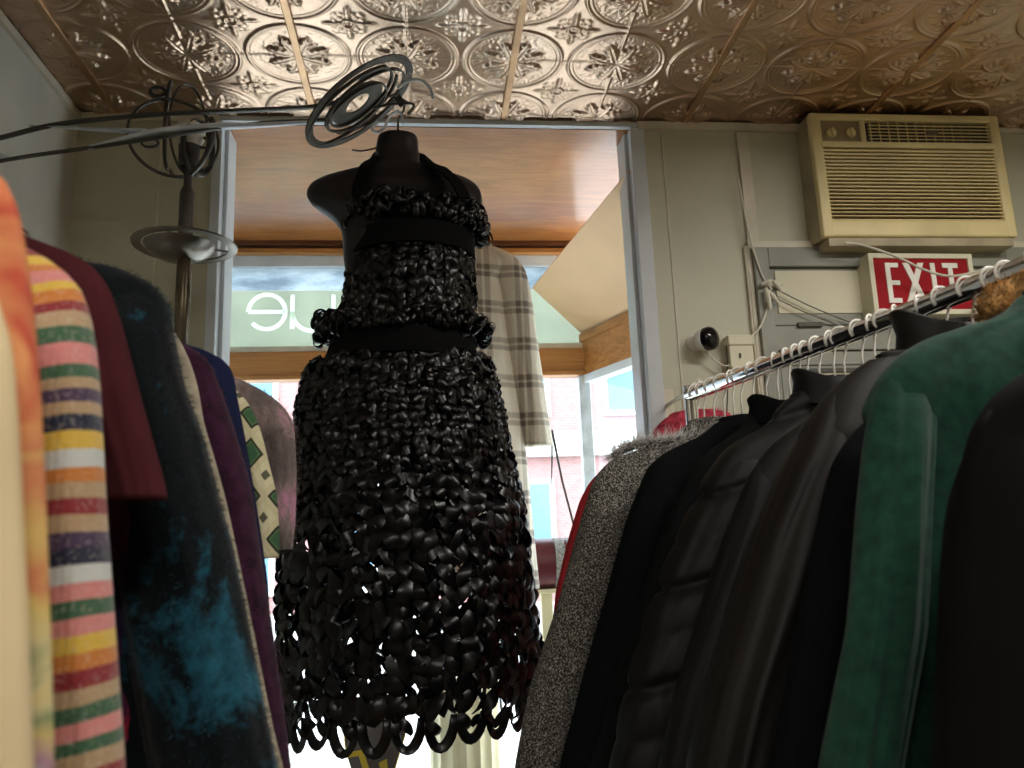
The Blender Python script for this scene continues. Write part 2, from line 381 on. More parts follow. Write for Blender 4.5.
# mirrored e: opening on the lower left
m = MB(); stroke(m, arc(cx, cz, 180, -140, n=40)); stroke(m, [(cx - R_, cz), (cx + R_, cz)])
wpart(m, 'letter', 'film_letter', label='mirrored white letter e')
cx2 = at(306, 310, YG).x + .02
m = MB(); stroke(m, [(cx2 - R_ + .0, cz + R_), (cx2 - R_, cz - R_)]); stroke(m, [(cx2 - R_, cz), ] + arc(cx2 + .01, cz, 180, 360, r=R_ + .01) + [(cx2 + R_ + .02, cz + R_)])
wpart(m, 'letter', 'film_letter', label='mirrored white letter u')
cx3 = cx2 + .245
m = MB(); stroke(m, arc(cx3, cz, 0, 360, n=40)); stroke(m, [(cx3 - R_, cz + R_), (cx3 - R_, cz - .13)])
wpart(m, 'letter', 'film_letter', label='mirrored white letter q')
for c in CUT:
    co_ = c.build('cutter', 'film', win); md = film_o.modifiers.new('cut', 'BOOLEAN'); md.operation = 'DIFFERENCE'; md.object = co_; md.solver = 'EXACT'; md.use_self = True
    bpy.context.view_layer.update(); nm = bpy.data.meshes.new_from_object(film_o.evaluated_get(bpy.context.evaluated_depsgraph_get()))
    film_o.modifiers.clear(); film_o.data = nm; bpy.data.objects.remove(co_)
# splayed side of the bay: rail, white post caps, pane, tan board
dv = (D3 - C3).normalized(); nrm = Vector((dv.y, -dv.x, 0)).normalized()
side = empty('window_2', (.70, YG, .42), kind='structure')
def spr(z0, z1, t, off=0, name='rail', mat='wood', s0=0, s1=1.0):
    a = C3 + (D3 - C3) * s0; b = C3 + (D3 - C3) * s1
    pts = [Vector((a.x, a.y, z0)), Vector((b.x, b.y, z0)), Vector((b.x, b.y, z1)), Vector((a.x, a.y, z1))]
    m = MB().prism([p + nrm * (off - t / 2) - Vector((.70, YG, .42)) for p in pts], nrm * t)
    return m.build(name, mat, side)
spr(2.10, 2.29, .03, 0, 'window_rail', 'wood'); spr(2.255, 2.29, .045, 0, 'rail_cap', 'wood'); spr(2.10, 2.135, .04, 0, 'rail_foot', 'wood')
spr(2.065, 2.10, .05, 0, 'head_strip', 'trim_white'); spr(.42, 2.065, .005, 0, 'pane', 'glass')
A3 = at(616, 187, 2.57)
n3 = (D3 - C3).cross(A3 - C3).normalized()
def onpl(px, py):
    r = Vector(ray(px, py)); t = n3.dot(C3 - Vector(CAM)) / n3.dot(r); return Vector(CAM) + r * t
B3 = onpl(532, 288); E3 = Vector((1.085, 2.56, 2.30)); 
up = (A3 - B3).normalized(); A3 = onpl(628, 172)
X4 = Vector((1.0, 2.54, 0)); X4.z = C3.z - (n3.x * (X4.x - C3.x) + n3.y * (X4.y - C3.y)) / n3.z
MB().prism([p - Vector((.70, YG, .42)) for p in (C3, E3, X4, A3, B3)], n3 * (.018 if n3.z > 0 else -.018)).build('tan_board', 'board', side)
# door alcove shell seen past the splayed glass
MB().box((1.3, YW + .1, 0), (2.5, YW + .14, 2.75)).build('wall_entry', 'cream_wall', **ST)

# ------------------------------------------------------------------ street
MB().box((-30, 3.6, -.25), (30, 40, -.15)).build('ground', 'asphalt', kind='structure')
MB().box((-30, 3.6, -.15), (30, 6.5, -.05)).build('sidewalk', 'stone', kind='structure')
bl = empty('building', (0, 15, -.15), label='pink brick building with blue windows across the street', cat='building')
MB().box((-16, 0, 0), (16, 5, 9)).build('wall', 'brick', bl)
for z in (3.2, 6.4): MB().box((-16, -.15, z), (16, .02, z + .45)).build('cornice', 'stone', bl)
MB().box((-16, -.1, 0), (16, .02, .6)).build('plinth', 'stone', bl)
for zi in (.9, 3.95, 7.0):
    for i in range(12):
        x = -14.2 + i * 2.5
        f = MB().box((x, -.06, zi), (x + 1.5, .03, zi + 1.9)).build('window', 'stone', bl)
        g = MB().box((x + .1, -.08, zi + .1), (x + .7, -.05, zi + 1.8)).box((x + .8, -.08, zi + .1), (x + 1.4, -.05, zi + 1.8)).build('pane', 'blue_glass', bl); g.parent = f

# ------------------------------------------------------------------ door, sign, air conditioner, camera, box, cables
DX0, DX1 = 1.062, 2.02
dr = empty('door_1', (DX0, YW, 0), kind='structure')
def dbox(lo, hi, name, mat, bev=.003, par=dr):
    m = MB()
    if isinstance(lo[0], tuple):
        for a, b in zip(lo, hi): m.box((a[0] - DX0, a[1] - YW, a[2]), (b[0] - DX0, b[1] - YW, b[2]), bev)
    else: m.box((lo[0] - DX0, lo[1] - YW, lo[2]), (hi[0] - DX0, hi[1] - YW, hi[2]), bev)
    return m.build(name, mat, par)
dbox([(DX0, YW - .03, 0), (1.94, YW - .03, 0), (DX0 + .05, YW - .03, 2.225)], [(DX0 + .05, YW, 2.292), (2.02, YW, 2.292), (1.94, YW, 2.292)], 'door_frame', 'door_grey')
dbox((DX0 + .05, YW - .012, 2.035), (1.94, YW, 2.225), 'transom_frame', 'door_grey')
dbox((1.133, YW - .016, 2.070), (1.452, YW - .010, 2.215), 'transom_panel', 'panel_cream', .001)
dbox((1.56, YW - .016, 2.070), (1.88, YW - .010, 2.215), 'transom_panel', 'panel_cream', .001)
dbox((DX0 + .05, YW - .022, 1.945), (1.94, YW, 2.04), 'door_head', 'door_grey')
dbox((DX0 + .05, YW - .024, 2.026), (1.94, YW - .02, 2.030), 'door_gap', 'door_dark', .0005)
dbox((1.185, YW - .034, 2.020), (1.268, YW - .022, 2.036), 'door_catch', 'door_dark', .003)
dbox((DX0 + .055, YW - .02, 0), (1.935, YW, 1.94), 'door_leaf', 'door_grey')
dbox([(DX0 + .055, YW - .026, 1.895)], [(1.935, YW - .018, 1.905)], 'rail_moulding', 'door_grey')
dbox([(1.155, YW - .03, 1.20), (1.42, YW - .03, 1.20), (1.155, YW - .03, 1.87), (1.155, YW - .03, 1.20)], [(1.167, YW - .018, 1.885), (1.432, YW - .018, 1.885), (1.432, YW - .018, 1.885), (1.432, YW - .018, 1.215)], 'glazing_bead', 'door_dark', .002)
dbox((1.165, YW - .023, 1.21), (1.425, YW - .019, 1.875), 'door_panel', 'panel_cream', .0005)

# window air conditioner
YA = 2.36
a0 = at(808, 118, YA); a1 = at(994, 122, YA); b0 = at(824, 243, YA); b1 = at(1016, 243, YA)
ax0, ax1 = 1.268, 1.935; az0, az1 = 2.298, 2.732
ac = empty('air_conditioner', (ax0, YW, az0), label='yellowed window air conditioner mounted under the tin ceiling above the exit sign', cat='air conditioner')
def ab(lo, hi, bev=0, m=None):
    m = m or MB(); return m.box((lo[0] - ax0, lo[1] - YW, lo[2] - az0), (hi[0] - ax0, hi[1] - YW, hi[2] - az0), bev)
ab((ax0, YA + .012, az0), (ax1, YW, az1), .006).build('casing', 'ac_side', ac)
W_ = ax1 - ax0; Hh = az1 - az0
def fx(u): return ax0 + u * W_
def fz(v): return az1 - v * Hh
m = MB(); Y0, Y1 = YA - .012, YA + .014
# front frame pieces around the openings
ab((ax0, Y0, fz(1)), (fx(.055), Y1, fz(0)), .006, m); ab((fx(.945), Y0, fz(1)), (ax1, Y1, fz(0)), .006, m)
ab((ax0, Y0, fz(.06)), (ax1, Y1, fz(0)), .006, m); ab((ax0, Y0, fz(1)), (ax1, Y1, fz(.865)), .008, m)
ab((fx(.04), Y0 - .003, fz(.285)), (fx(.96), Y1, fz(.235)), .004, m); ab((fx(.255), Y0, fz(.25)), (fx(.285), Y1, fz(.05)), .004, m)
m.build('front_frame', 'ac_case', ac, smooth=True)
ab((fx(.03), YA + .008, fz(.95)), (fx(.97), YA + .013, fz(.05))).build('filter', 'ac_dark', ac)  # dark sheet coloured as the shade behind the louvres
m = MB(); nl = 20
for i in range(nl):
    z = fz(.305 + (.86 - .305) * i / (nl - 1)); m2 = (ab((fx(.05), Y0 + .004, z - .0038), (fx(.95), Y1 - .006, z + .0038), .0015, m))
m.build('louvres', 'ac_case', ac)
m = MB()
for i in range(5): z = fz(.09 + .028 * i + .004); ab((fx(.30), Y0 + .004, z - .0018), (fx(.945), Y0 + .008, z + .0018), 0, m)
for i in range(14): x = fx(.31 + .048 * i); ab((x - .002, Y0 + .001, fz(.235)), (x + .002, Y0 + .005, fz(.06)), 0, m)
m.build('air_outlet_grille', 'ac_case', ac)
ab((fx(.60), Y0 - .001, fz(.17)), (fx(.665), Y0 + .004, fz(.135)), .001).build('badge', 'pewter', ac)
cp = ab((fx(.055), YA - .004, fz(.235)), (fx(.255), YA + .01, fz(.06)), .002).build('control_panel', 'ac_panel', ac)
for u in (.105, .205):
    m = MB(); r = [(0, 0), (.017, 0), (.016, .010), (.0, .010)]
    rings = [[(fx(u) - ax0 + rr * math.cos(2 * PI * k / 20), YA - .004 - d - YW, fz(.165) - az0 + rr * math.sin(2 * PI * k / 20)) for k in range(20)] for rr, d in ((.017, 0), (.016, .010), (.001, .011))]
    m.loft(rings); ab((fx(u) - .0035, YA - .022, fz(.165) - .014), (fx(u) + .0035, YA - .013, fz(.165) + .014), .001, m)
    kn = m.build('knob', 'ac_case', ac, smooth=True); kn.parent = cp
ab((ax0 + .02, YA + .0, az0 - .028), (ax1 - .01, YW, az0 + .002), .003).build('support_sill', 'ac_side', ac)

# exit sign
ex0, ex1 = at(864, 257, 2.39).x, at(967, 255, 2.39).x; ez1 = at(915, 255, 2.39).z; ez0 = ez1 - .205
sg = empty('exit_sign', (ex0, YW - .03, ez0), rz=0, label='red and cream EXIT sign hanging below the air conditioner', cat='sign')
sg.rotation_euler = (0, math.radians(0.5), 0)
def eb(lo, hi, bev=0, m=None): return (m or MB()).box(lo, hi, bev)
ew = ex1 - ex0; eh = ez1 - ez0
eb((0, -.045, 0), (ew, .03, eh), .004).build('housing', 'panel_cream', sg)
m = MB(); bw = .017
eb((0, -.055, 0), (ew, -.04, bw), .002, m); eb((0, -.055, eh - bw), (ew, -.04, eh), .002, m); eb((0, -.055, 0), (bw, -.04, eh), .002, m); eb((ew - bw, -.055, 0), (ew, -.04, eh), .002, m)
m.build('rim', 'panel_cream', sg)
eb((bw, -.049, bw), (ew - bw, -.044, eh - bw)).build('face', 'red_sign', sg)
def letter(ch, x, w):
    z0, z1, t = .038, eh - .032, .016; m = MB(); y0, y1 = -.053, -.048
    if ch == 'E':
        eb((x, y0, z0), (x + t, y1, z1), 0, m)
        for z in (z0, (z0 + z1 - t) / 2, z1 - t): eb((x, y0, z), (x + w, y1, z + t), 0, m)
    if ch == 'X':
        for sx in (1, -1):
            a, b = (x, x + w) if sx == 1 else (x + w, x)
            k = t * .62; P = [(a - k, y0, z0), (a + k, y0, z0), (b + k, y0, z1), (b - k, y0, z1)]; m.prism([(q[0], q[1] - .0004 * (sx == 1), q[2]) for q in P], (0, y1 - y0 - .0006, 0))
    if ch == 'I': eb((x, y0, z0), (x + t, y1, z1), 0, m)
    if ch == 'T': eb((x, y0, z1 - t), (x + w, y1, z1), 0, m); eb((x + w / 2 - t / 2, y0, z0), (x + w / 2 + t / 2, y1, z1), 0, m)
    m.build('letter', 'white_letter', sg)
u = ew / 10
letter('E', u * 1.55, u * 1.25); letter('X', u * 3.5, u * 1.45); letter('I', u * 5.85, 0); letter('T', u * 7.0, u * 1.5)

# security camera
p = at(700, 339, 2.40)
sc = empty('security_camera', (p.x, YW, p.z), label='white security camera with black lens on the cream wall', cat='camera')
ax = Vector((.75, -1, .0)).normalized(); 
def along(c, d, prof, n=28):
    d = d.normalized(); a = d.cross(Vector((0, 0, 1))).normalized(); b = a.cross(d)
    return [[Vector(c) + d * t + (a * math.cos(2 * PI * k / n) + b * math.sin(2 * PI * k / n)) * r for k in range(n)] for r, t in prof]
MB().loft(along((0, -.0, 0), Vector((0, -1, 0)), [(.028, 0), (.028, .010), (.024, .014), (.012, .018), (.010, .03)])).build('mount', 'cam_white', sc, smooth=True)
MB().loft(along(Vector((0, -.022, 0)), ax, [(.018, 0), (.028, .008), (.034, .02), (.038, .034), (.039, .038)])).build('housing', 'cam_white', sc, smooth=True)
MB().loft(along(Vector((0, -.022, 0)), ax, [(.0375, .035), (.0375, .052), (.034, .060), (.027, .066), (.015, .070), (.001, .0715)])).build('lens', 'cam_black', sc, smooth=True)
# junction box
j0 = at(727, 337, 2.42); j1 = at(754, 368, 2.42)
jb = empty('junction_box', (j0.x, YW, j1.z), label='small cream junction box on the wall beside the security camera', cat='box')
MB().box((0, -.045, 0), (j1.x - j0.x, 0, j0.z - j1.z), .004).build('housing', 'panel_cream', jb)
MB().box((-.003, -.050, j0.z - j1.z - .03), (j1.x - j0.x + .003, 0, j0.z - j1.z + .004), .004).build('lid', 'panel_cream', jb)
MB().box((.03, -.052, .03), (.034, -.044, .045)).build('slot', 'door_dark', jb)
def cable(pts, r, label, name='cable', Y=2.42, mat='cable', group=None):
    P = [at(px, py, (yy[0] if yy else Y)) for px, py, *yy in pts]; o = P[0]
    return MB().tube([q - o for q in smoothpts(P, 8)], r, n=8).build(name, mat, None, smooth='all', label=label, cat='cable', group=group).__setattr__('location', o)
cable([(738, 178), (745, 215), (752, 245), (762, 275), (772, 290)], .0035, 'white cable running down the wall to the cluster of plugs')
cable([(771, 292), (766, 312), (758, 330), (742, 341), (727, 337)], .0035, 'white cable curling from the plugs to the junction box')
cable([(704, 347), (712, 358), (727, 366), (738, 352), (739, 343)], .0028, 'thin white lead looping under the security camera')
cable([(845, 243, 2.34), (862, 245, 2.33), (895, 256, 2.30), (925, 270, 2.29), (950, 276, 2.30), (975, 272, 2.34), (1010, 262, 2.38)], .0042, 'power cord sagging from the air conditioner across the exit sign')
cable([(776, 289), (810, 306, 2.42), (850, 322, 2.42), (878, 330, 2.42)], .0022, 'upper of two thin cords slanting over the transom panel', mat='pewter')
cable([(774, 297), (800, 310, 2.42), (830, 322, 2.42), (862, 334, 2.42)], .0022, 'lower of two thin cords slanting over the transom panel', mat='pewter')
cable([(726, 345, 2.43), (728, 380, 2.43), (726, 430, 2.43)], .0022, 'thin dark cord dropping from the junction box down the wall', mat='door_dark')
p = at(770, 288, 2.42); pl = empty('plug_cluster', (p.x, 2.42, p.z), label='knot of white plugs and cable ends left of the transom panel', cat='plug')
for i, (a, b, c, d) in enumerate([(-.03, .01, .04, .012), (-.01, -.01, .02, -.05), (.01, .02, .035, -.015), (-.02, -.005, -.012, -.075), (-.035, .005, .0, .02)]):
    MB().tube([(a, -.004 * i, b), ((a + c) / 2, -.006 * i, (b + d) / 2), (c, -.004 * i, d)], [.006, .008, .005], n=10).build('plug', 'cable', pl, smooth=True)
cd = MB().tube([(1.05, YW - .012, .2), (1.05, YW - .012, 2.30)], .006, n=10); cd.build('conduit', 'trim_cream', smooth=True, origin=(1.05, YW - .012, .2), label='slim painted conduit running up the wall beside the door frame', cat='pipe')

# ------------------------------------------------------------------ wall bracket with scroll disc
YD = 1.98
br = empty('scroll_bracket', at(0, 150, YD), label='long black iron wall arm with a coiled scroll end holding the mannequin', cat='bracket')
BO = Vector(br.location)
def bl_(pts, Y=YD): return [at(px, py, yy[0] if yy else Y) - BO for px, py, *yy in pts]
def bar(pts, w, t, name='arm_bar', mat='iron', n=8, up=(0, 1, 0)):
    return MB().tube(smoothpts(bl_(pts), 8), 1, n=10, flat=(t, w), up=up).build(name, mat, br, smooth='all')
bar([(-25, 143), (0, 138), (60, 124), (150, 115), (230, 111), (310, 107), (345, 100)], .010, .0045)
bar([(-5, 162), (30, 156), (80, 149), (130, 142), (200, 131), (262, 123), (330, 120)], .008, .004)
MB().loft(along(bl_([(-16, 158)])[0], Vector((1, 0, .03)), [(.004, 0), (.014, .02), (.013, .035), (.003, .06)])).build('finial', 'iron_pale', br, smooth=True)
# pale leaf blade, lying flat
m = MB(); pts = bl_([(88, 146), (120, 139), (160, 131), (210, 126), (260, 124), (312, 120)]); sp = smoothpts(pts, 8); n = len(sp); rg = []
for i, q in enumerate(sp):
    wv = .004 + .022 * math.sin(PI * min(1, (i / (n - 1)) * 1.0)) ** .7
    rg.append([q + Vector((0, -wv, -.006 * (1 + 0))), q + Vector((0, 0, .001 - .012)), q + Vector((0, wv, 0)), q + Vector((0, 0, .003))])
m.loft(rg).build('leaf_blade', 'iron_pale', br, smooth='all')
m = MB(); sp = smoothpts(bl_([(30, 126), (60, 127), (100, 129), (147, 131)]), 6); n = len(sp)
m.loft([[q + Vector((0, -.016 * i / n - .003, -.003)), q + Vector((0, .016 * i / n + .003, 0)), q + Vector((0, 0, .004))] for i, q in enumerate(sp)]).build('leaf_blade', 'iron_pale', br, smooth='all')
# disc: nested flat rings in one tilted plane
DC = at(360, 103, YD) - BO
an = math.radians(40); tl = math.acos(.42)
vf = (DC + BO - Vector(CAM)).normalized(); vr = vf.cross(Vector((0, 0, 1))).normalized(); vu = vr.cross(vf)
U = vr * math.cos(an) + vu * math.sin(an); V = (vu * math.cos(an) - vr * math.sin(an)) * math.cos(tl) - vf * math.sin(tl); Nn = U.cross(V).normalized()
def dring(cu, cv, a, b, w, t, a0=0, a1=360, rot=0, mat='iron', name='scroll_ring', lift=0, w2=None):
    n = 64; P = []; c, s = math.cos(math.radians(rot)), math.sin(math.radians(rot)); full = a1 - a0 == 360; rings = []
    for i in range(n + (0 if full else 1)):
        th = math.radians(a0 + (a1 - a0) * i / n); 
        ww = w if w2 is None else w + (w2 - w) * i / n
        def pt(k): 
            x, y = (a + k) * math.cos(th), (b + k) * math.sin(th); return DC + U * (cu + c * x - s * y) + V * (cv + s * x + c * y) + Nn * lift
        rings.append([pt(-ww / 2) - Nn * t / 2, pt(ww / 2) - Nn * t / 2, pt(ww / 2) + Nn * t / 2, pt(-ww / 2) + Nn * t / 2])
    if full: rings.append(rings[0])
    return MB().loft(rings, caps=not full).build(name, mat, br, smooth=False)
dring(0, 0, .160, .150, .022, .004, 0, 360)
dring(-.005, .0, .058, .055, .042, .004, lift=-.004)
dring(-.02, .01, .145, .112, .006, .008, 20, 340, rot=8)
dring(.015, -.01, .125, .10, .005, .008, -60, 250, rot=-15)
dring(.01, .02, .105, .085, .006, .008, 100, 420, rot=20)
dring(-.015, -.015, .095, .080, .005, .008, -120, 170, rot=-5)
dring(.0, -.07, .15, .10, .016, .003, 200, 330, mat='iron_pale', lift=-.01)
dring(.03, -.045, .13, .10, .006, .006, 190, 350, lift=-.006)
# hook scroll and leaf at the far end
bar([(398, 88), (408, 81), (420, 80), (430, 88), (433, 99)], .005, .004, 'hook_scroll', 'iron_pale')
bar([(372, 108), (392, 104), (408, 103), (414, 106), (408, 114)], .005, .0035, 'hook_scroll')
bar([(378, 122), (372, 128), (376, 132), (384, 128), (390, 116), (400, 112), (403, 124)], .007, .003, 'hook_scroll', 'iron_pale')
bar([(352, 150), (362, 151), (376, 148)], .003, .002, 'hook_scroll')
m = MB(); q = bl_([(394, 98), (399, 96), (409, 102), (400, 107)])
m.prism(q, (0, .004, 0)).build('leaf_tip', 'iron', br)

# ------------------------------------------------------------------ floor lamp
LX, LY = at(185, 248, 2.12).x, 2.12
fl = empty('floor_lamp', (LX, LY, 0), label='tall bronze floor lamp with a round metal dish and iron hoops near the left corner', cat='lamp')
MB().lathe([(.0, 0), (.15, 0), (.15, .012), (.05, .03), (.02, .05), (.0, .05)]).build('base', 'brass_dark', fl, smooth=True)
MB().lathe([(.017, .04), (.017, 1.96), (.019, 1.965), (.019, 2.17), (.014, 2.18)], n=24).build('pole', 'brass_dark', fl, smooth=True)
zp = at(185, 186, LY).z
MB().lathe([(.015, 2.17), (.0195, 2.18), (.0195, zp - .02), (.011, zp), (.011, zp + .045), (.016, zp + .05)], n=24).build('upper_pole', 'iron', fl, smooth=True)
MB().lathe([(.014, zp + .045), (.026, zp + .05), (.028, zp + .115), (.0, zp + .118)], n=24).build('socket', 'iron', fl, smooth=True)
MB().lathe([(.022, zp + .112), (.036, zp + .135), (.040, zp + .165), (.030, zp + .180), (.0, zp + .185)], n=24).build('candle_cup', 'glass_white', fl, smooth=True)
zd = at(185, 246, LY).z
MB().lathe([(.018, zd - .040), (.050, zd - .034), (.078, zd - .016), (.090, zd + .002), (.086, zd + .002), (.050, zd - .026), (.018, zd - .032)], c=(-.014, 0, 0), n=48).build('dish', 'pewter', fl, smooth=True)
m = MB(); rings = []
for k in range(64):
    a = 2 * PI * k / 64; c, s = math.cos(a), math.sin(a); rings.append([(c * r, s * r, zd + z) for r, z in ((.108, -.002), (.131, -.002), (.133, .002), (.108, .003))])
rings.append(rings[0]); m.loft(rings, caps=False).build('dish_ring', 'pewter', fl, smooth=False)
for a in (.4, 2.5, 4.6): MB().tube([(math.cos(a) * .06, math.sin(a) * .06, zd), (math.cos(a) * .112, math.sin(a) * .112, zd)], .003, n=8).build('ring_arm', 'pewter', fl)
def hoop(cpx, cpy, a, b, yaw, w=.006, t=.003, a0=0, a1=360, name='hoop', dz=0):
    c = at(cpx, cpy, 2.12) - Vector((LX, LY, 0)); n = 56; u = Vector((math.cos(yaw), math.sin(yaw), 0)); z = Vector((0, 0, 1))
    full = a1 - a0 == 360
    P = [c + u * a * math.cos(math.radians(a0 + (a1 - a0) * i / n)) + z * b * math.sin(math.radians(a0 + (a1 - a0) * i / n)) for i in range(n if full else n + 1)]
    nn = u.cross(z)
    return MB().tube(P, 1, n=8, flat=(t, w), up=nn, closed=full).build(name, 'iron', fl, smooth='all')
hoop(174, 138, .115, .112, .35, w=.008, t=.004)
hoop(189, 130, .068, .132, 1.05, w=.004)
hoop(198, 148, .050, .080, 1.0, w=.011, t=.004)
hoop(190, 142, .110, .098, -.75, a0=-150, a1=20, w=.008, t=.004)
hoop(170, 125, .012, .13, 0, a0=95, a1=270, w=.012, t=.005)
hoop(158, 92, .020, .014, 0, w=.008, t=.005); hoop(150, 143, .022, .012, 0); hoop(205, 143, .020, .014, 0)

# ------------------------------------------------------------------ mannequin
YM = 2.0
mo = Vector((-.07, YM, 1.60))
mq = empty('mannequin', mo, label='headless black torso mannequin hanging from the scroll bracket', cat='mannequin')
def sec(cx, z, w, d, cy=0, p=1.0, n=48, x0=0):
    r = []
    for k in range(n):
        a = 2 * PI * k / n; c, s = math.cos(a), math.sin(a)
        r.append(Vector((cx + w * math.copysign(abs(c) ** p, c), cy + d * math.copysign(abs(s) ** p, s), z)))
    return r
def mpx(y, xl, xr, d, cy=0, p=1.0):
    a = at(xl, y, YM); b = at(xr, y, YM); return ((a.x + b.x) / 2 - mo.x, (a.z + b.z) / 2 - mo.z, (b.x - a.x) / 2, d, cy, p)
keys = [mpx(*k) for k in [(136.5, 385, 410, .030, 0, .9), (137.5, 379, 416, .040, 0, .9), (141, 377.5, 418, .046, 0, .9), (152, 375.5, 419, .048), (162, 373, 422, .050), (169, 368, 428, .056), (174, 346, 447, .058, .0), (179, 324, 466, .062), (184, 313, 475, .068), (190, 308, 480, .074), (197, 307, 482, .078, 0, .95), (205, 312, 482, .084, 0, .9), (213, 324, 478, .094, 0, .85), (221, 334, 475, .10, 0, .85), (232, 341, 472, .108, 0, .85), (245, 343, 471, .112, 0, .85), (262, 344, 469, .108, 0, .85), (285, 347, 464, .098, 0, .9), (310, 350, 458, .088, 0, .95), (335, 345, 462, .092, 0, .95), (365, 335, 474, .10), (400, 328, 482, .11)]]
rings = []
for i in range(len(keys) - 1):
    k0, k1, k2, k3 = (keys[max(i - 1, 0)], keys[i], keys[i + 1], keys[min(i + 2, len(keys) - 1)])
    for t in (0, .25, .5, .75):
        q = [.5 * (2 * b + (c - a) * t + (2 * a - 5 * b + 4 * c - d) * t * t + (3 * b - a - 3 * c + d) * t ** 3) for a, b, c, d in zip(k0, k1, k2, k3)]
        rings.append(sec(q[0], q[1], q[2], q[3], q[4], q[5]))
rings.append(sec(*keys[-1][:6]))
MB().loft(rings).build('torso', 'mannequin', mq, smooth='all')
hk = smoothpts([at(398, 140, YM), at(398, 127, YM), at(399, 118, YM), at(404, 109, YM), at(402, 99, YM - .005), at(396, 94, YM - .01), at(389, 97, YM - .01)], 8)
MB().tube([p - mo for p in hk], .0028, n=8).build('hook', 'iron', mq, smooth='all')

# ------------------------------------------------------------------ ribbon dress
do = Vector((-.045, YM, 1.0))
ds = empty('ribbon_dress', do, label='black dress of woven satin ribbon loops with halter straps on the mannequin', cat='dress')
def dpx(y, xl, xr): 
    a = at(xl, y, YM); b = at(xr, y, YM); return ((a.z + b.z) / 2, (a.x + b.x) / 2, (b.x - a.x) / 2)
SK = [dpx(*k) for k in [(350, 325, 480), (362, 315, 488), (380, 306, 493), (400, 301, 498), (430, 297, 503), (470, 291, 511), (510, 287, 519), (560, 284, 526), (610, 283, 532), (660, 283, 536), (700, 284, 534), (730, 286, 530), (750, 287, 528)]]
BD = [dpx(*k) for k in [(225, 356, 474), (245, 358, 470), (262, 352, 471), (290, 347, 473), (310, 343, 474), (340, 335, 472), (355, 330, 474)]]
def prof(T, z, ratio):
    zs = [t[0] for t in T]
    if z >= zs[0]: c, w = T[0][1:]
    elif z <= zs[-1]: c, w = T[-1][1:]
    else:
        for i in range(len(T) - 1):
            if zs[i] >= z >= zs[i + 1]:
                f = (zs[i] - z) / (zs[i] - zs[i + 1]); c = T[i][1] + (T[i + 1][1] - T[i][1]) * f; w = T[i][2] + (T[i + 1][2] - T[i][2]) * f; break
    return c, w, w * ratio if ratio < 1 else ratio
def surf(T, ratio, a, z, out=0):
    c, w, d = prof(T, z, ratio); x = c + (w + out) * math.cos(a); y = YM + (d + out) * math.sin(a); return Vector((x, y, z))
def leaf(m, p, q, nrm_, w, bulge, tw=0):
    """a folded ribbon piece from p to q, bulging outwards, with real thickness."""
    fold_ = random.uniform(-.22, .22); d = (q - p); L = d.length; d.normalize(); sd = d.cross(nrm_).normalized(); nn = sd.cross(d).normalized(); K = 7; top = []
    for i in range(K):
        t = i / (K - 1); ww = w * (.40 + .60 * math.sin(PI * (.12 + .76 * t))); b = bulge * math.sin(PI * t)
        ang = tw * (t - .5); s2 = sd * math.cos(ang) + nn * math.sin(ang); c = p + d * L * t + nn * b
        n2 = s2.cross(d)
        rd = fold_; top.append([c - s2 * ww / 2, c + n2 * w * .14 + s2 * ww * rd, c + s2 * ww / 2, c + n2 * (w * .14 - .0010) + s2 * ww * rd])
    m.loft(top)
def lattice(T, ratio, z0, z1, ncol, rows, w0, w1, name, seed, skip=0):
    rnd = random.Random(seed); m = MB(); zs = []; 
    for j in range(rows + 1):
        f = j / rows; zs.append(z0 + (z1 - z0) * (f ** 1.12))
    for k in range(ncol):
        a = 2 * PI * k / ncol + rnd.uniform(-.02, .02); da = 2 * PI / ncol
        for j in range(rows):
            f = j / rows; w = w0 + (w1 - w0) * f; dz = zs[j] - zs[j + 1]
            aa = a + rnd.gauss(0, .012)
            for sgn in (-1, 1):
                p = surf(T, ratio, aa + sgn * da * .03, zs[j] + rnd.gauss(0, .002), .004)
                q = surf(T, ratio, aa + sgn * da * .52, zs[j] - dz * rnd.uniform(.95, 1.5), rnd.uniform(-.004, .006))
                nr = Vector((math.cos(aa), math.sin(aa), .25)) + Vector([rnd.gauss(0, .4) for _ in range(3)])
                leaf(m, p - do, q - do, nr, w * rnd.uniform(.8, 1.15), w * rnd.uniform(.05, .42), rnd.gauss(0, 1.0))
                # returning ribbon from the neighbouring contact to the column
                q2 = surf(T, ratio, aa + sgn * da * .06, zs[j] - dz * rnd.uniform(1.9, 2.3), -.003)
                if rnd.random() > skip: leaf(m, q - do, q2 - do, nr, w * rnd.uniform(.5, .8), w * rnd.uniform(.1, .4), rnd.gauss(0, 1.2))
    return m.build(name, 'satin', ds, smooth=True)
zhem = at(405, 722, YM).z
lattice(SK, .70, SK[0][0] - .03, SK[0][0] - .37, 34, 18, .021, .026, 'skirt_lattice', 1)
lattice(SK, .72, SK[0][0] - .33, zhem + .052, 29, 14, .033, .034, 'lower_skirt_lattice', 2, skip=.25)
lattice(BD, .86, BD[2][0] + .012, BD[5][0] - .015, 24, 11, .019, .022, 'bodice_lattice', 3)
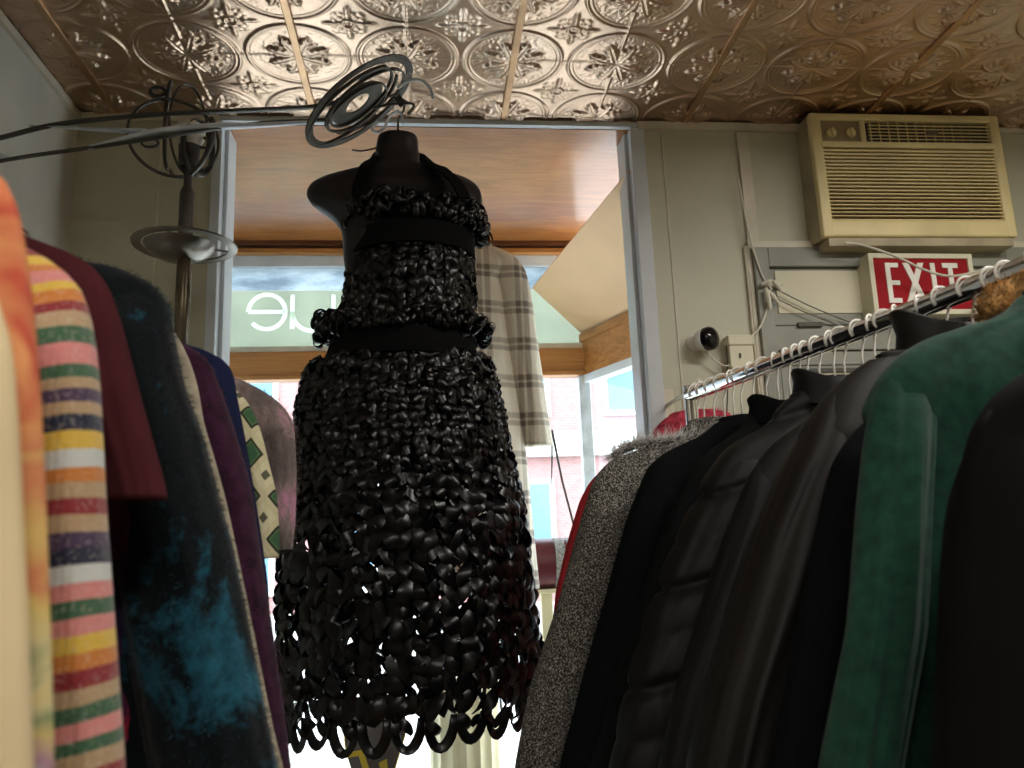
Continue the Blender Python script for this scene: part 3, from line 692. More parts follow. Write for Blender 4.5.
# hem loops
m = MB(); rnd = random.Random(5)
for k in range(26):
    a = 2 * PI * (k + .5) / 26; da = 2 * PI / 26 * .42; zb = zhem + .045; dp = rnd.uniform(.045, .068)
    P = []
    for t in range(11):
        u = t / 10; P.append(surf(SK, .72, a + da * math.cos(PI * u) * (1 - .15 * math.sin(PI * u)) , zb - dp * math.sin(PI * u) ** .75, .004) - do)
    m.tube(P, 1, n=8, flat=(.0110, .0013), up=Vector((math.cos(a + rnd.gauss(0, .5)), math.sin(a + rnd.gauss(0, .5)), .5 + rnd.gauss(0, .3))))
m.build('hem_loops', 'satin', ds, smooth='all')
# lining slip under the dense upper skirt
def slip(T, ratio, z0, z1, out, name, n=48, steps=14):
    m = MB(); rg = []
    for i in range(steps + 1):
        z = z0 + (z1 - z0) * i / steps; rg.append([surf(T, ratio, 2 * PI * k / n, z, out) - do for k in range(n)])
    for i in range(steps, -1, -1):
        z = z0 + (z1 - z0) * i / steps; rg.append([surf(T, ratio, 2 * PI * k / n, z, out - .003) - do for k in range(n)])
    rg.append(rg[0])
    return m.loft(rg, caps=False).build(name, 'band', ds, smooth='all')
slip(SK, .68, SK[0][0], SK[0][0] - .30, -.016, 'slip')
slip(BD, .84, BD[0][0] - .02, BD[6][0], -.004, 'bodice_lining')
slip(BD, .90, at(0, 337, YM).z * 0 + dpx(347, 0, 1)[0], dpx(373, 0, 1)[0], .008, 'waistband')
slip(BD, .92, dpx(240, 0, 1)[0], dpx(263, 0, 1)[0], .012, 'chest_band')
# ruffles: rows of standing ribbon loops
def ruffle(T, ratio, zc, hz, out, n, rl, name, seed, arc=(0, 2 * PI), tilt=0):
    m = MB(); rnd = random.Random(seed)
    for k in range(n):
        a = arc[0] + (arc[1] - arc[0]) * (k + rnd.random()) / n; z = zc + rnd.uniform(-hz, hz) + tilt * math.cos(a)
        c = surf(T, ratio, a, z, out * rnd.uniform(.2, 1)) - do
        r = rl * rnd.uniform(.7, 1.2); e1 = Vector((math.cos(a), math.sin(a), rnd.gauss(0, .5))).normalized(); e2 = Vector((-math.sin(a) * rnd.gauss(0, 1), math.cos(a) * rnd.gauss(0, 1), 1)).normalized()
        ax_ = e1.cross(e2).normalized(); P = [c + e1 * r * math.cos(2 * PI * t / 12) + e2 * r * 1.15 * math.sin(2 * PI * t / 12) for t in range(12)]
        m.tube(P, 1, n=6, flat=(.0010, .0085), up=ax_ , closed=True)
    return m.build(name, 'satin', ds, smooth='all')
zb = dpx(209, 0, 1)[0]
TB = [dpx(*k) for k in [(190, 352, 470), (228, 352, 478)]]
ruffle(TB, .76, zb - .034, .030, .022, 230, .015, 'bust_ruffle', 11, tilt=-.008)
slip(TB, .75, dpx(208, 0, 1)[0], dpx(240, 0, 1)[0], .0, 'bust_lining')
TP = [dpx(*k) for k in [(315, 333, 478), (345, 322, 486)]]
ruffle(TP, .75, dpx(338, 0, 1)[0], .016, .022, 150, .015, 'peplum_ruffle', 12)
m = MB(); rnd = random.Random(4)
for k in range(16):
    c = at(326 + rnd.uniform(-9, 7), 326 + rnd.uniform(-13, 12), YM - .02) - do; r = .016 * rnd.uniform(.8, 1.2); a = rnd.uniform(0, PI)
    m.tube([c + Vector((math.cos(a) * r * math.cos(t * PI / 6), math.sin(a) * r * math.cos(t * PI / 6), r * math.sin(t * PI / 6))) for t in range(12)], 1, n=6, flat=(.001, .009), up=Vector((-math.sin(a), math.cos(a), 0)), closed=True)
m.build('ribbon_bow', 'satin', ds, smooth='all')
# halter straps
for pts in ([(362, 200, YM - .105), (362, 190, YM - .098), (366, 178, YM - .080), (370, 168, YM - .064), (378, 161, YM + .03), (398, 158, YM + .058)], [(462, 202, YM - .105), (455, 188, YM - .098), (444, 177, YM - .080), (432, 169, YM - .062), (418, 162, YM + .03), (398, 158, YM + .058)]):
    P = [p - do for p in smoothpts([at(*q) for q in pts], 6)]
    m = MB(); rg = []
    for i, p in enumerate(P):
        t = (P[min(i + 1, len(P) - 1)] - P[max(i - 1, 0)]).normalized(); nr = Vector((p.x + do.x - (-.067), (p.y + do.y - YM) * 1.0, .05)).normalized(); nr = (nr + Vector((0, -.8, .5))).normalized() if p.y + do.y < YM else nr
        s_ = t.cross(nr).normalized() * .019; o = nr * .010
        rg.append([p - s_ + o, p + s_ + o, p + s_ + o * 1.6, p - s_ + o * 1.6])
    m.loft(rg).build('halter_strap', 'band', ds, smooth=False)

# ------------------------------------------------------------------ fabrics
def fabric_materials():
    A = MAT
    # striped knit: colours by height, in the order they are knitted
    seq = [('red', 212), ('yellow', 222), ('orange', 236), ('pink', 246), ('yellow', 261), ('orange', 273), ('red', 288), ('tan', 301), ('green', 319), ('pink', 338), ('green', 360), ('tan', 374), ('purple', 386), ('tan', 400), ('navy', 413), ('yellow', 429), ('white', 448), ('orange', 466), ('tan', 481),
           ('red', 497), ('tan', 514), ('purple', 532), ('navy', 548), ('white', 565), ('pink', 583), ('green', 601), ('pink', 618), ('yellow', 636), ('orange', 655), ('red', 671), ('tan', 690), ('green', 706), ('pink', 724), ('green', 742), ('tan', 757), ('red', 775), ('navy', 792)]
    cols = dict(pink='d98a86', yellow='dfb94a', orange='cd7f3a', red='8e2a30', tan='b89b78', green='3f6347', purple='4b3654', navy='20243c', white='cfd3cf')
    t = NT('striped_knit'); t.coord()
    nz = t.noise(18, 2); zz = t.math('ADD', t.z, t.math('MULTIPLY', t.math('SUBTRACT', nz, .5), .004))
    kk = t.math('ADD', t.math('MULTIPLY', t.math('MAXIMUM', t.math('ADD', t.z, .27), 0), 2.0), .12)
    zz = t.math('SUBTRACT', zz, t.math('MULTIPLY', kk, t.math('SUBTRACT', t.x, .235)))
    Z0, Z1 = 1.62, 1.16          # world heights covered by the ramps
    zw = t.math('ADD', zz, STRIPE_Z)
    fac = t.math('DIVIDE', t.math('SUBTRACT', Z0, zw), Z0 - Z1)
    st = [(c, (Z0 - at(85, y + 2, .59).z) / (Z0 - Z1)) for c, y in seq]
    split = 20; s1 = st[:split]; s2 = st[split:]; mid = s2[0][1]
    r1 = t.ramp(t.math('MULTIPLY', fac, 1 / mid), [(0, cols[s1[0][0]])] + [(p / mid, cols[c]) for c, p in s1[1:]], 'CONSTANT')
    r2 = t.ramp(t.math('DIVIDE', t.math('SUBTRACT', fac, mid), 1 - mid), [(0, cols[s2[0][0]])] + [((p - mid) / (1 - mid), cols[c]) for c, p in s2[1:]], 'CONSTANT')
    c = t.mix(t.math('GREATER_THAN', fac, mid), r1, r2)
    fleck = t.math('GREATER_THAN', t.noise(320, 2), .60); c = t.mix(t.math('MULTIPLY', fleck, .18), c, 'e6ded0')
    rib = t.math('SINE', t.math('MULTIPLY', t.x, 1300)); A['stripe'] = t.bsdf(c, .95, bump=t.math('ADD', t.noise(220, 2), t.math('MULTIPLY', rib, .12)), bs=.5, sheen=.3)
    A['maroon'] = plain('maroon_jersey', '4a2126', .95, var=.06, scale=20, spec=.1)
    t = NT('teal_black_mohair'); n = t.noise(11, 4, .65, .6, stretch=(1, 1, .7)); n2 = t.noise(90, 4, .7, .8); n3 = t.noise(5.2, 3, .5, .4)
    s = t.math('ADD', n, t.math('MULTIPLY', t.math('SUBTRACT', n2, .5), .25)); s = t.math('ADD', s, t.math('MULTIPLY', t.math('SUBTRACT', t.x, t.math('ADD', .22, t.math('MULTIPLY', t.z, -.16))), .45)); s = t.math('SUBTRACT', s, t.math('MULTIPLY', t.math('MAXIMUM', t.math('ADD', t.z, .09), 0), 3.0))
    c = t.ramp(s, [(0, '0c1013'), (.53, '0f1519'), (.60, '1a4352'), (.72, '28647a'), (.78, '1d4450')])
    sel = t.math('MULTIPLY', t.math('LESS_THAN', t.z, -.17), t.math('LESS_THAN', t.math('ADD', t.x, t.math('MULTIPLY', n, .05)), .225))
    warm = t.ramp(t.math('ADD', n3, t.math('MULTIPLY', t.math('SUBTRACT', n2, .5), .2)), [(0, '10171b'), (.46, '2a1c3c'), (.52, '5d2447'), (.57, 'a32a38'), (.66, '3b1f4f')])
    c = t.mix(t.math('MULTIPLY', sel, .9), c, warm); A['mohair'] = t.bsdf(c, 1, bump=n2, bs=.4, bd=.003, sheen=.15, spec=.1)
    t = NT('mohair_fibre'); n = t.noise(7.5, 4); A['mohair_fibre'] = t.bsdf(t.ramp(n, [(.5, '0e1214'), (.66, '2c6272')]), .8)
    A['plum'] = plain('plum_mohair', '33172b', .95, var=.3, scale=60, sheen=.1, spec=.1); A['plum_fibre'] = plain('plum_fibre', '5d3553', .8)
    A['navy'] = plain('navy_cloth', '1a2140', .9, var=.08, spec=.15)
    A['cream_knit'] = plain('cream_lining_knit', 'a99f8b', .95, var=.08, scale=50)
    A['cream_fabric'] = plain('cream_fabric', 'dfc9a0', .9, var=.05, scale=8)
    A['red_cloth'] = plain('red_cloth', 'b3262e', .8)
    t = NT('tie_dye'); t.coord(); n = t.noise(9, 3, .5, 1.2)
    u = t.math('ADD', t.math('MULTIPLY', t.z, -2.1), t.math('MULTIPLY', t.math('SUBTRACT', n, .5), 1.0))
    c = t.ramp(u, [(0, 'e08a5c'), (.1, 'd9794f'), (.2, 'c5543f'), (.30, 'e29b63'), (.42, 'd98a5f'), (.50, 'e6c878'), (.62, 'ddcf9a'), (.70, '8b9a72'), (.78, 'd8c27e'), (.88, 'b48aa0'), (1, 'c9dcd8')])
    A['tie_dye'] = t.bsdf(c, .9)
    t = NT('argyle_knit'); t.coord()
    def tri(x, p): return t.math('ABSOLUTE', t.math('SUBTRACT', t.math('FRACT', t.math('DIVIDE', x, p)), .5))
    d = t.math('ADD', tri(t.x, .042), tri(t.z, .062)); c = t.ramp(d, [(0, '39603f'), (.26, '56744a'), (.32, '26271f'), (.40, 'cfc6a0'), (.62, 'd8d0ac'), (.86, '5a5a48')], 'CONSTANT')
    A['argyle'] = t.bsdf(c, .95, bump=t.noise(220, 2), bs=.4)
    t = NT('plaid_fur'); t.coord(); n = t.noise(40, 4, .7, stretch=(1, 1, .4)); b = t.math('ADD', t.math('MULTIPLY', t.math('SINE', t.math('MULTIPLY', t.x, 50)), .2), t.math('MULTIPLY', t.math('SINE', t.math('MULTIPLY', t.z, 42)), .2))
    c = t.ramp(t.math('ADD', b, n), [(.2, '564a4a'), (.45, '6e605c'), (.62, '8c7a78'), (.8, 'c78aa6'), (.95, 'b59ab0')]); A['plaid_fur'] = t.bsdf(c, .95, bump=n, bs=.8, bd=.006, sheen=.3)
    A['grey_fibre'] = plain('grey_fibre', '8d7f7c', .8)
    t = NT('tweed'); n = t.noise(330, 2, .7); n2 = t.noise(30, 2); c = t.ramp(n, [(.40, '121212'), (.51, '46433f'), (.62, 'b8b4aa')], 'LINEAR'); c = t.mix(.15, c, t.ramp(n2, [(.3, '201f1e'), (.7, '6c6963')])); A['tweed'] = t.bsdf(c, .95, bump=n, bs=.7, bd=.003)
    A['white_fibre'] = plain('white_fibre', 'f6f3ec', .8)
    A['black_wool'] = plain('black_wool', '0b0d10', .95, var=.15, scale=40, spec=.12)
    A['black_wool2'] = plain('charcoal_wool', '0d0f10', .95, var=.2, scale=30, spec=.12)
    A['nylon'] = plain('black_nylon', '0c0c0b', .62, spec=.25, var=.12, scale=12, bs=.25)
    A['leather'] = plain('brown_black_leather', '14110e', .62, spec=.28, var=.15, scale=14, bs=.3)
    A['green_wool'] = plain('green_wool', '1e3f33', .95, var=.15, scale=60, sheen=.08, spec=.15)
    A['near_black'] = plain('dark_brown_cloth', '0e0d0c', .9, var=.15, scale=10, spec=.1)
    A['tan_fur'] = plain('tan_fur', 'a8804e', .95, var=.35, scale=60)
    t = NT('red_fur'); n = t.noise(60, 4, .7); A['red_fur'] = t.bsdf(t.ramp(n, [(.3, '5e1622'), (.55, 'b23449'), (.75, 'd5566a')]), .95, bump=n, bs=.8, bd=.006)
    A['red_fibre'] = plain('red_fibre', 'c84a5e', .8)
    t = NT('plaid_wool'); t.coord()
    def band(x, p, off):
        f = t.math('FRACT', t.math('ADD', t.math('DIVIDE', x, p), off))
        return t.ramp(f, [(0, (0, 0, 0)), (.03, (.85,) * 3), (.13, (.85,) * 3), (.16, (.4,) * 3), (.20, (.4,) * 3), (.23, (.85,) * 3), (.34, (.85,) * 3), (.38, (0, 0, 0)), (1, (0, 0, 0))])
    n = t.noise(160, 3, .6)
    hx = band(t.x, .135, .49); hz = band(t.z, .132, .33); bb = t.mix(1, hx, hz, 'ADD')
    c = t.mix(t.math('MULTIPLY', bb, .75), 'e0d8c2', '6a5a4d'); c = t.mix(.12, c, t.ramp(n, [(.3, '8e8574'), (.7, 'e3dccb')]))
    A['plaid'] = t.bsdf(c, .95, bump=n, bs=.6, bd=.004, sheen=.2)
    A['cream_fibre'] = plain('cream_fibre', 'e3ddcf', .8)
    A['maroon_leather'] = plain('maroon_leather', '5a2228', .4)
    A['woven_grey'] = plain('woven_grey_strap', '8a8884', .8, var=.3, scale=120)
    A['sock_grey'] = plain('grey_felt', '605b5a', .9); A['yellow_stitch'] = plain('yellow_stitch', 'c9b13a', .8)
    A['fluted'] = plain('cream_fluted_plaster', 'e2d8b2', .6, var=.03)
CXL = -.49
STRIPE_Z = 1.66
fabric_materials()

# ------------------------------------------------------------------ garments
def plane_s(px, py, cx, cy, yaw):
    """where the sight line meets the garment's own upright plane: (distance from its middle, height)"""
    r = ray(px, py); nx, ny = -math.sin(yaw), math.cos(yaw)
    t = (nx * cx + ny * cy) / (nx * r[0] + ny * r[1]); p = CAM + r * t
    return ((p[0] - cx) * math.cos(yaw) + (p[1] - cy) * math.sin(yaw), p[2])
def garment(name, label, cat, cx, cy, z0, yaw, side, outl, mat, hem, group=None, depth=.055, sleeve_r=.062, cuff=None, seed=0, fold=.010,
            neck=.075, quilt=None, collar=None, body_mat=None, sleeve_fwd=.003, arm_drop=.10, placket=None, lapel=False, fuzz=None, cuff_slant=0, flat_out=False, inset=0):
    root = empty(name, (cx, cy, z0), yaw, label, cat, group)
    O = sorted([(abs(plane_s(px, py, cx, cy, yaw)[0]), plane_s(px, py, cx, cy, yaw)[1]) for px, py in outl], key=lambda q: -q[1])
    O = [(s, z) for s, z in O if z < z0 - .002]
    pts = [(neck * .55, z0), (neck, z0 - .006)] + [q for q in O if q[0] > neck]
    # extend below to the hem with the last slope
    s_l, z_l = pts[-1]; s_p, z_p = pts[-2]; sl = max(-.15, min(.35, (s_l - s_p) / max(1e-3, z_p - z_l)))
    if hem < z_l: pts.append((s_l + sl * .5 * (z_l - hem), hem))
    def SW(z):
        if z >= pts[0][1]: return pts[0][0]
        for (sa, za), (sb, zb_) in zip(pts, pts[1:]):
            if za >= z >= zb_:
                f = (za - z) / max(1e-6, za - zb_); return sa + (sb - sa) * f
        return pts[-1][0]
    def SS(z):      # smoothed
        e = .014; return (SW(z + e) + 2 * SW(z) + SW(z - e)) / 4 if z < z0 - e else SW(z)
    # shoulder tip = where the outline turns downward
    ztip = z0 - .05
    for (sa, za), (sb, zb_) in zip(pts[1:], pts[2:]):
        if (sb - sa) < 1.0 * (za - zb_): ztip = za; break
    zarm = ztip - arm_drop
    cuff_z = cuff if cuff is not None else hem + (z0 - hem) * .15
    L = z0 - hem; ROW = 84; N = 72; sd = seed * 7.3
    def qd(z, x=0):
        if not quilt: return 0
        f = ((z + quilt[2] * abs(x)) / quilt[0]) % 1; f = min(f, 1 - f)
        return quilt[1] * ((1 - math.exp(-(f / .07) ** 2)) * .8 + .5 * math.sin(PI * min(1, f * 2)) ** .8 - 1.0)
    def ring(cxx, w, d, z, p, k_fold, cyy=0, ph=0, lim=0):
        r = []
        for k in range(N):
            a = 2 * PI * k / N; c, s = math.cos(a), math.sin(a)
            x = w * math.copysign(abs(c) ** p, c); y = d * math.copysign(abs(s) ** p, s)
            fn = noise.noise(Vector((c * 2.4 + cxx * 3, s * 2.4 + sd + ph, z * 1.7))) + .5 * noise.noise(Vector((c * 5 + 9, s * 5 + sd, z * 5 + cxx)))
            sidew = abs(s) ** .8
            y += math.copysign(1, s) * (fn * k_fold * 1.6 * sidew + qd(z, cxx + x))
            x += fn * k_fold * .35 * c + c * qd(z, cxx + x) * .8
            r.append(Vector((cxx + x, cyy + y, z - z0)))
        return r
    rings = []
    for i in range(ROW + 1):
        z = z0 - L * (i / ROW) ** 1.7
        s = SS(z); dr_ = (z0 - z)
        d = depth * (.30 + .70 * min(1, dr_ / .14) ** .7) * (1 + .25 * dr_ / L)
        if cuff is not None or sleeve_r:
            k = min(1, max(0, (zarm + .05 - z) / .10)); k = k * k * (3 - 2 * k)
            if z < cuff_z - .02 and flat_out: k *= max(0, 1 - (cuff_z - .02 - z) / .08)
            w = s - k * (sleeve_r * 1.55 + inset)
        else: w = s
        w = max(w, neck * .5)
        rings.append(ring(0, w, d, z, .82, fold * min(1, dr_ / .2)))
    MB().loft(rings).build('body', body_mat or mat, root, smooth='all')
    if sleeve_r:
        for sg_ in (side, -side):
            rg = []; nr = 130 if quilt else 46; zt = ztip + .012
            for i in range(nr + 1):
                t = i / nr; z = zt - (zt - cuff_z) * t
                r = sleeve_r * min(1, .25 + 1.6 * math.sqrt(max(0, t * (zt - cuff_z)) / .30)) * (1 - .12 * t)
                r = min(r, sleeve_r)
                s = SS(z)
                R = ring(0, r, min(depth * .95, r * .8) * (.45 + .55 * min(1, t * 8)), z, .95, fold * .5 * min(1, t * 4), -sleeve_fwd * min(1, t * 3), 3.1 * sg_)
                cc = s - r
                rg.append([Vector((sg_ * cc + p.x, p.y, p.z - cuff_slant * (p.x * sg_) * (t > .97))) for p in R])
            MB().loft(rg).build('sleeve', mat, root, smooth='all')
    if collar:
        ch, cw, cf = collar; rg = []
        for j, (dz, e) in enumerate([(-.03, .012), (ch * .4, .003), (ch, .004 + cf), (ch + .003, .008 + cf), (ch, .012 + cf), (ch * .4, .011), (-.03, .020)]):
            rg.append([Vector(((cw + e) * math.cos(2 * PI * k / 40), (cw * .62 + e) * math.sin(2 * PI * k / 40), dz + .004 * math.sin(3 * 2 * PI * k / 40 + seed) - max(0, -math.sin(2 * PI * k / 40)) ** 2 * .6 * (ch if dz > 0 else 0))) for k in range(40)])
        MB().loft(rg, caps=False).build('collar', mat, root, smooth='all')
    if lapel:
        for sg_ in (-1, 1):
            y = -depth * 1.15
            q = [(sg_ * .05, y * .5, -.005), (sg_ * .125, y * .75, -.05), (sg_ * .15, y, -.14), (sg_ * .10, y * 1.1, -.18), (sg_ * .02, y * 1.15, -.42), (sg_ * .005, y * 1.1, -.30), (sg_ * .03, y * .7, -.06)]
            MB().prism(q, (0, -.008, 0)).build('lapel', mat, root)
    if fuzz:
        nf, ln, fm = fuzz; rnd = random.Random(seed + 50); m = MB(); srcs = [c for c in root.children if c.name.split('.')[0] in ('body', 'sleeve', 'collar')]
        for k in range(nf):
            me = rnd.choice(srcs).data; pl_ = me.polygons[rnd.randrange(len(me.polygons))]
            if len(pl_.vertices) != 4: continue
            va, vb, vc = (me.vertices[pl_.vertices[i_]].co for i_ in (0, 1, 3)); vco = va + (vb - va) * rnd.random() + (vc - va) * rnd.random(); vn = pl_.normal
            if vco.z < fuzz_lo - z0: continue
            n_ = (vn + Vector([rnd.gauss(0, .6) for _ in range(3)])).normalized(); q = vco + n_ * ln * rnd.uniform(.4, 1.3) + Vector((0, 0, -.3 * ln)); sdv = n_.cross(Vector((rnd.random(), rnd.random(), rnd.random()))).normalized() * .00032
            mid = (vco + q) / 2 + Vector([rnd.gauss(0, ln * .15) for _ in range(3)])
            m.add([vco - sdv, vco + sdv, mid + sdv * .8, mid - sdv * .8, q], [(0, 1, 2, 3), (3, 2, 4)])
        m.build('fuzz', fm, root, kind='stuff')
    return root
fuzz_lo = .9
def hanger_proto(mat, label, group):
    r = empty('hanger', (0, 0, 0), 0, label, 'hanger', group)
    # origin = top of rail; hook goes over the tube of radius .015
    pts = [(0, 0, -.120), (0, 0, -.06), (.006, 0, -.04)] + [(.0185 * math.cos(math.radians(a)), 0, -.0165 + .0185 * math.sin(math.radians(a))) for a in range(-60, 225, 20)]
    MB().tube(pts, .0020, n=8).build('hook', mat, r, smooth='all')
    arm = smoothpts([(-.12, 0, -.190), (-.07, 0, -.158), (0, 0, -.120), (.07, 0, -.158), (.12, 0, -.190)], 6)
    MB().tube(arm, .0042, n=8).build('shoulder_bar', mat, r, smooth='all')
    return r
# right-hand rail
R0 = Vector((.622, 1.865, 1.70)); RD = Vector((.186, -.884, 0)).normalized(); RYAW = math.atan2(.184, .884)
def rail_pt(Y): return R0 + RD * ((R0.y - Y) / -RD.y * 1.0)
def rx(Y): t = (R0.y - Y) / -RD.y; return R0.x + RD.x * t
e1 = R0 + RD * 1.62
def rack(name, p0, p1, label, r=.0160):
    k = empty(name, (p0.x, p0.y, 0), 0, label, 'clothes rack'); o = Vector((p0.x, p0.y, 0))
    MB().tube([p0 - o, p1 - o], r, n=28).build('rail', 'chrome', k, smooth=True)
    d = (p1 - p0).normalized(); sdv = Vector((-d.y, d.x, 0))
    for p in (p0, p1):
        b = p - o
        MB().tube([Vector((b.x, b.y, .08)), Vector((b.x, b.y, p0.z + .022))], .0135, n=20).build('post', 'chrome', k, smooth=True)
        MB().tube([b + Vector((0, 0, .07)) - Vector((0, 0, b.z)) - sdv * .26, Vector((b.x, b.y, .07)) + sdv * .26], .013, n=12).build('foot', 'chrome', k, smooth=True)
    return k
rack('clothes_rack', R0, e1, 'chrome clothes rack crowded with dark coats on the right')
hp = hanger_proto('white_plastic', 'white plastic hanger hooked over the chrome rail of dark coats', 'white hangers on the right rail')
rnd = random.Random(21); first = True; Yh = 1.835; hang_at = []
while Yh > .62:
    hang_at.append(Yh); Yh -= rnd.uniform(.024, .05)
for Yh in hang_at:
    loc = Vector((rx(Yh), Yh, 1.70 + .0162 + .002)); rz = RYAW + rnd.uniform(-.6, .6)
    if first: hp.location = loc; hp.rotation_euler = (0, 0, rz); first = False
    else: dup(hp, loc, rz)

def RG(name, label, cat, Y, z0, outl, mat, hem, seed, side=-1, yaw=RYAW, **k):
    return garment(name, label, cat, rx(Y), Y, z0, yaw, side, outl, mat, hem, seed=seed, **k)
RG('coat', 'salt and pepper tweed coat nearest the far end of the right rack', 'coat', 1.74, 1.625, [(515, 768), (530, 690), (560, 600), (582, 520), (594, 478), (612, 458), (640, 448), (665, 445), (700, 440)], 'tweed', .62, 1, depth=.05, cuff=.75, sleeve_r=.06, arm_drop=.14, fold=.006)
RG('jacket', 'red jacket showing as a thin edge behind the tweed coat', 'jacket', 1.84, 1.60, [(556, 590), (568, 540), (580, 500), (592, 478), (620, 458), (660, 448)], 'red_cloth', .95, 2, depth=.03, sleeve_r=.05)
RG('coat', 'plain black wool coat hanging right beside the tweed coat', 'coat', 1.62, 1.61, [(560, 768), (583, 680), (606, 600), (628, 520), (648, 466), (672, 447), (700, 438), (735, 420)], 'black_wool', .55, 3, depth=.048, cuff=.7)
RG('coat', 'black coat squeezed between the plain black wool coat and the quilted jacket', 'coat', 1.52, 1.60, [(590, 768), (612, 690), (640, 600), (668, 520), (690, 470), (712, 448), (740, 430), (765, 412)], 'black_wool2', .55, 4, depth=.042, cuff=.7, collar=(.025, .060, .002))
RG('puffer_jacket', 'black puffer jacket with stitched quilting lines across its sleeve', 'jacket', 1.38, 1.615, [(612, 768), (626, 690), (650, 610), (678, 540), (706, 480), (730, 445), (760, 428), (800, 412)], 'nylon', .75, 5, depth=.062, sleeve_r=.085, cuff=.8, quilt=(.145, .009, .30), fold=.012, collar=(.03, .060, .002))
RG('jacket', 'shiny brown-black jacket with raised collar hanging left of the green coat', 'jacket', 1.13, 1.625, [(690, 768), (708, 690), (733, 610), (760, 530), (785, 470), (808, 425), (828, 395), (852, 372), (885, 350)], 'leather', .70, 6, depth=.058, sleeve_r=.078, cuff=.78, fold=.026, collar=(.055, .060, .006))
RG('coat', 'green wool coat with a wide shoulder on the right rack', 'coat', .92, 1.655, [(790, 768), (808, 680), (827, 590), (844, 500), (857, 440), (870, 395), (890, 362), (920, 340), (960, 326), (1000, 320)], 'green_wool', .6, 7, depth=.05, sleeve_r=.040, cuff=.66, fold=.014, lapel=True, sleeve_fwd=.05, inset=.03)
RG('jacket', 'very dark jacket closest to the viewer at the right edge', 'jacket', .70, 1.60, [(948, 768), (952, 660), (957, 560), (966, 470), (978, 425), (998, 395), (1024, 372)], 'near_black', .7, 8, depth=.05, sleeve_r=.06, cuff=.8, fold=.012, lapel=True)
RG('coat', 'black coat almost hidden between the brown-black jacket and the green coat', 'coat', 1.03, 1.60, [(775, 768), (790, 680), (806, 600), (822, 520), (835, 460), (856, 430), (885, 405)], 'black_wool', .7, 9, depth=.035, sleeve_r=.05, cuff=.8)
RG('coat', 'black coat showing a sliver between the puffer and the brown-black jacket', 'coat', 1.26, 1.60, [(660, 768), (680, 680), (705, 600), (728, 530), (752, 470), (775, 440), (800, 425)], 'nylon', .7, 10, depth=.04, sleeve_r=.06, cuff=.8, fold=.012)
# white fluffy trim on the tweed collar and tan fur near the right edge
def fuzzball(name, label, cat, pts, r, mat, fib, n, ln, seed, core=True):
    o = Vector(pts[0]); root = empty(name, o, 0, label, cat); P = [p - o for p in smoothpts(pts, 6)]
    rr = [r * (.6 + .4 * math.sin(PI * (i + 1) / (len(P) + 1))) for i in range(len(P))]
    MB().tube(P, rr, n=14).build('core', mat, root, smooth='all')
    rnd = random.Random(seed); m = MB()
    for k in range(n):
        i = rnd.randrange(len(P)); d = Vector([rnd.gauss(0, 1) for _ in range(3)]).normalized(); a = P[i] + d * rr[i] * .95
        d2 = (d + Vector([rnd.gauss(0, .4) for _ in range(3)])).normalized(); q = a + d2 * ln * rnd.uniform(.5, 1.4); sv = d2.cross(Vector((.3, .5, .9))).normalized() * .0008
        m.add([a - sv, a + sv, q], [(0, 1, 2)])
    m.build('fuzz', fib, root, kind='stuff'); return root
fuzzball('fur_trim', 'wispy white fur trim along the top of the tweed coat', 'fur trim', [at(612, 456, 1.69), at(632, 446, 1.69), at(655, 443, 1.69), at(680, 440, 1.70), at(700, 438, 1.71)], .010, 'tweed', 'white_fibre', 1500, .026, 3)
fuzzball('fur_collar', 'blurred tan fur collar at the right edge behind the chrome rail', 'collar', [at(985, 312, .98), at(1003, 298, .98), at(1024, 290, .98), at(1050, 284, .98)], .020, 'tan_fur', 'tan_fur', 1500, .012, 4)
# red fur coat beyond the rack end
PG = Vector((at(700, 420, 2.16).x, 2.16, 0))
fz = garment('fur_coat', 'pinkish red fur coat behind the end post of the right rack', 'coat', PG.x, PG.y, at(700, 410, 2.16).z, 0, -1, [(646, 470), (650, 440), (658, 424), (672, 413), (690, 406)], 'red_fur', .85, seed=12, depth=.06, sleeve_r=.055, fuzz=(5000, .016, 'red_fibre'))
wr = empty('wall_hook', (PG.x, YW, 1.78), 0, 'small wall hook carrying the red fur coat', 'hook')
MB().box((-.02, -.01, -.05), (.02, 0, .05), .003).build('plate', 'trim_cream', wr); MB().tube([(0, -.005, 0), (0, -.30, 0), (0, -.32, .012)], .006, n=10).build('peg', 'trim_cream', wr, smooth=True)
dup(hp, Vector((PG.x, PG.y, 1.78 + .0095)), 0, label='white hanger inside the pinkish red fur coat', group='')
# ------------------------------------------------------------------ left rack
L0 = Vector((CXL, 1.56, 1.735)); L1 = Vector((CXL, .25, 1.735))
rack('clothes_rack', L0, L1, 'chrome clothes rack of knitwear along the left side')
wp = hanger_proto('pewter', 'grey wire hanger on the left rail among the knitwear', 'wire hangers on the left rail')
for i, Yh in enumerate([.40, .475, .55, .62, .70, .78, .80, .83, .88, .93, .98, 1.04, 1.08, 1.13, 1.19, 1.25, 1.32, 1.38]):
    loc = Vector((CXL, Yh, 1.735 + .0162 + .002)); rz = rnd.uniform(-.25, .25)
    if i == 0: wp.location = loc; wp.rotation_euler = (0, 0, rz)
    else: dup(wp, loc, rz)
def LG(name, label, cat, Y, z0, outl, mat, hem, seed, **k): return garment(name, label, cat, k.pop('cx', CXL), Y, z0, 0, 1, outl, mat, hem, seed=seed, **k)
LG('top', 'blurred cream top at the very left edge, nearest the viewer', 'clothing', .40, 1.56, [(-60, 200), (-20, 260), (0, 300), (14, 350), (22, 460), (30, 600), (35, 768)], 'cream_fabric', 1.0, 20, depth=.03, sleeve_r=.0, fold=.006)
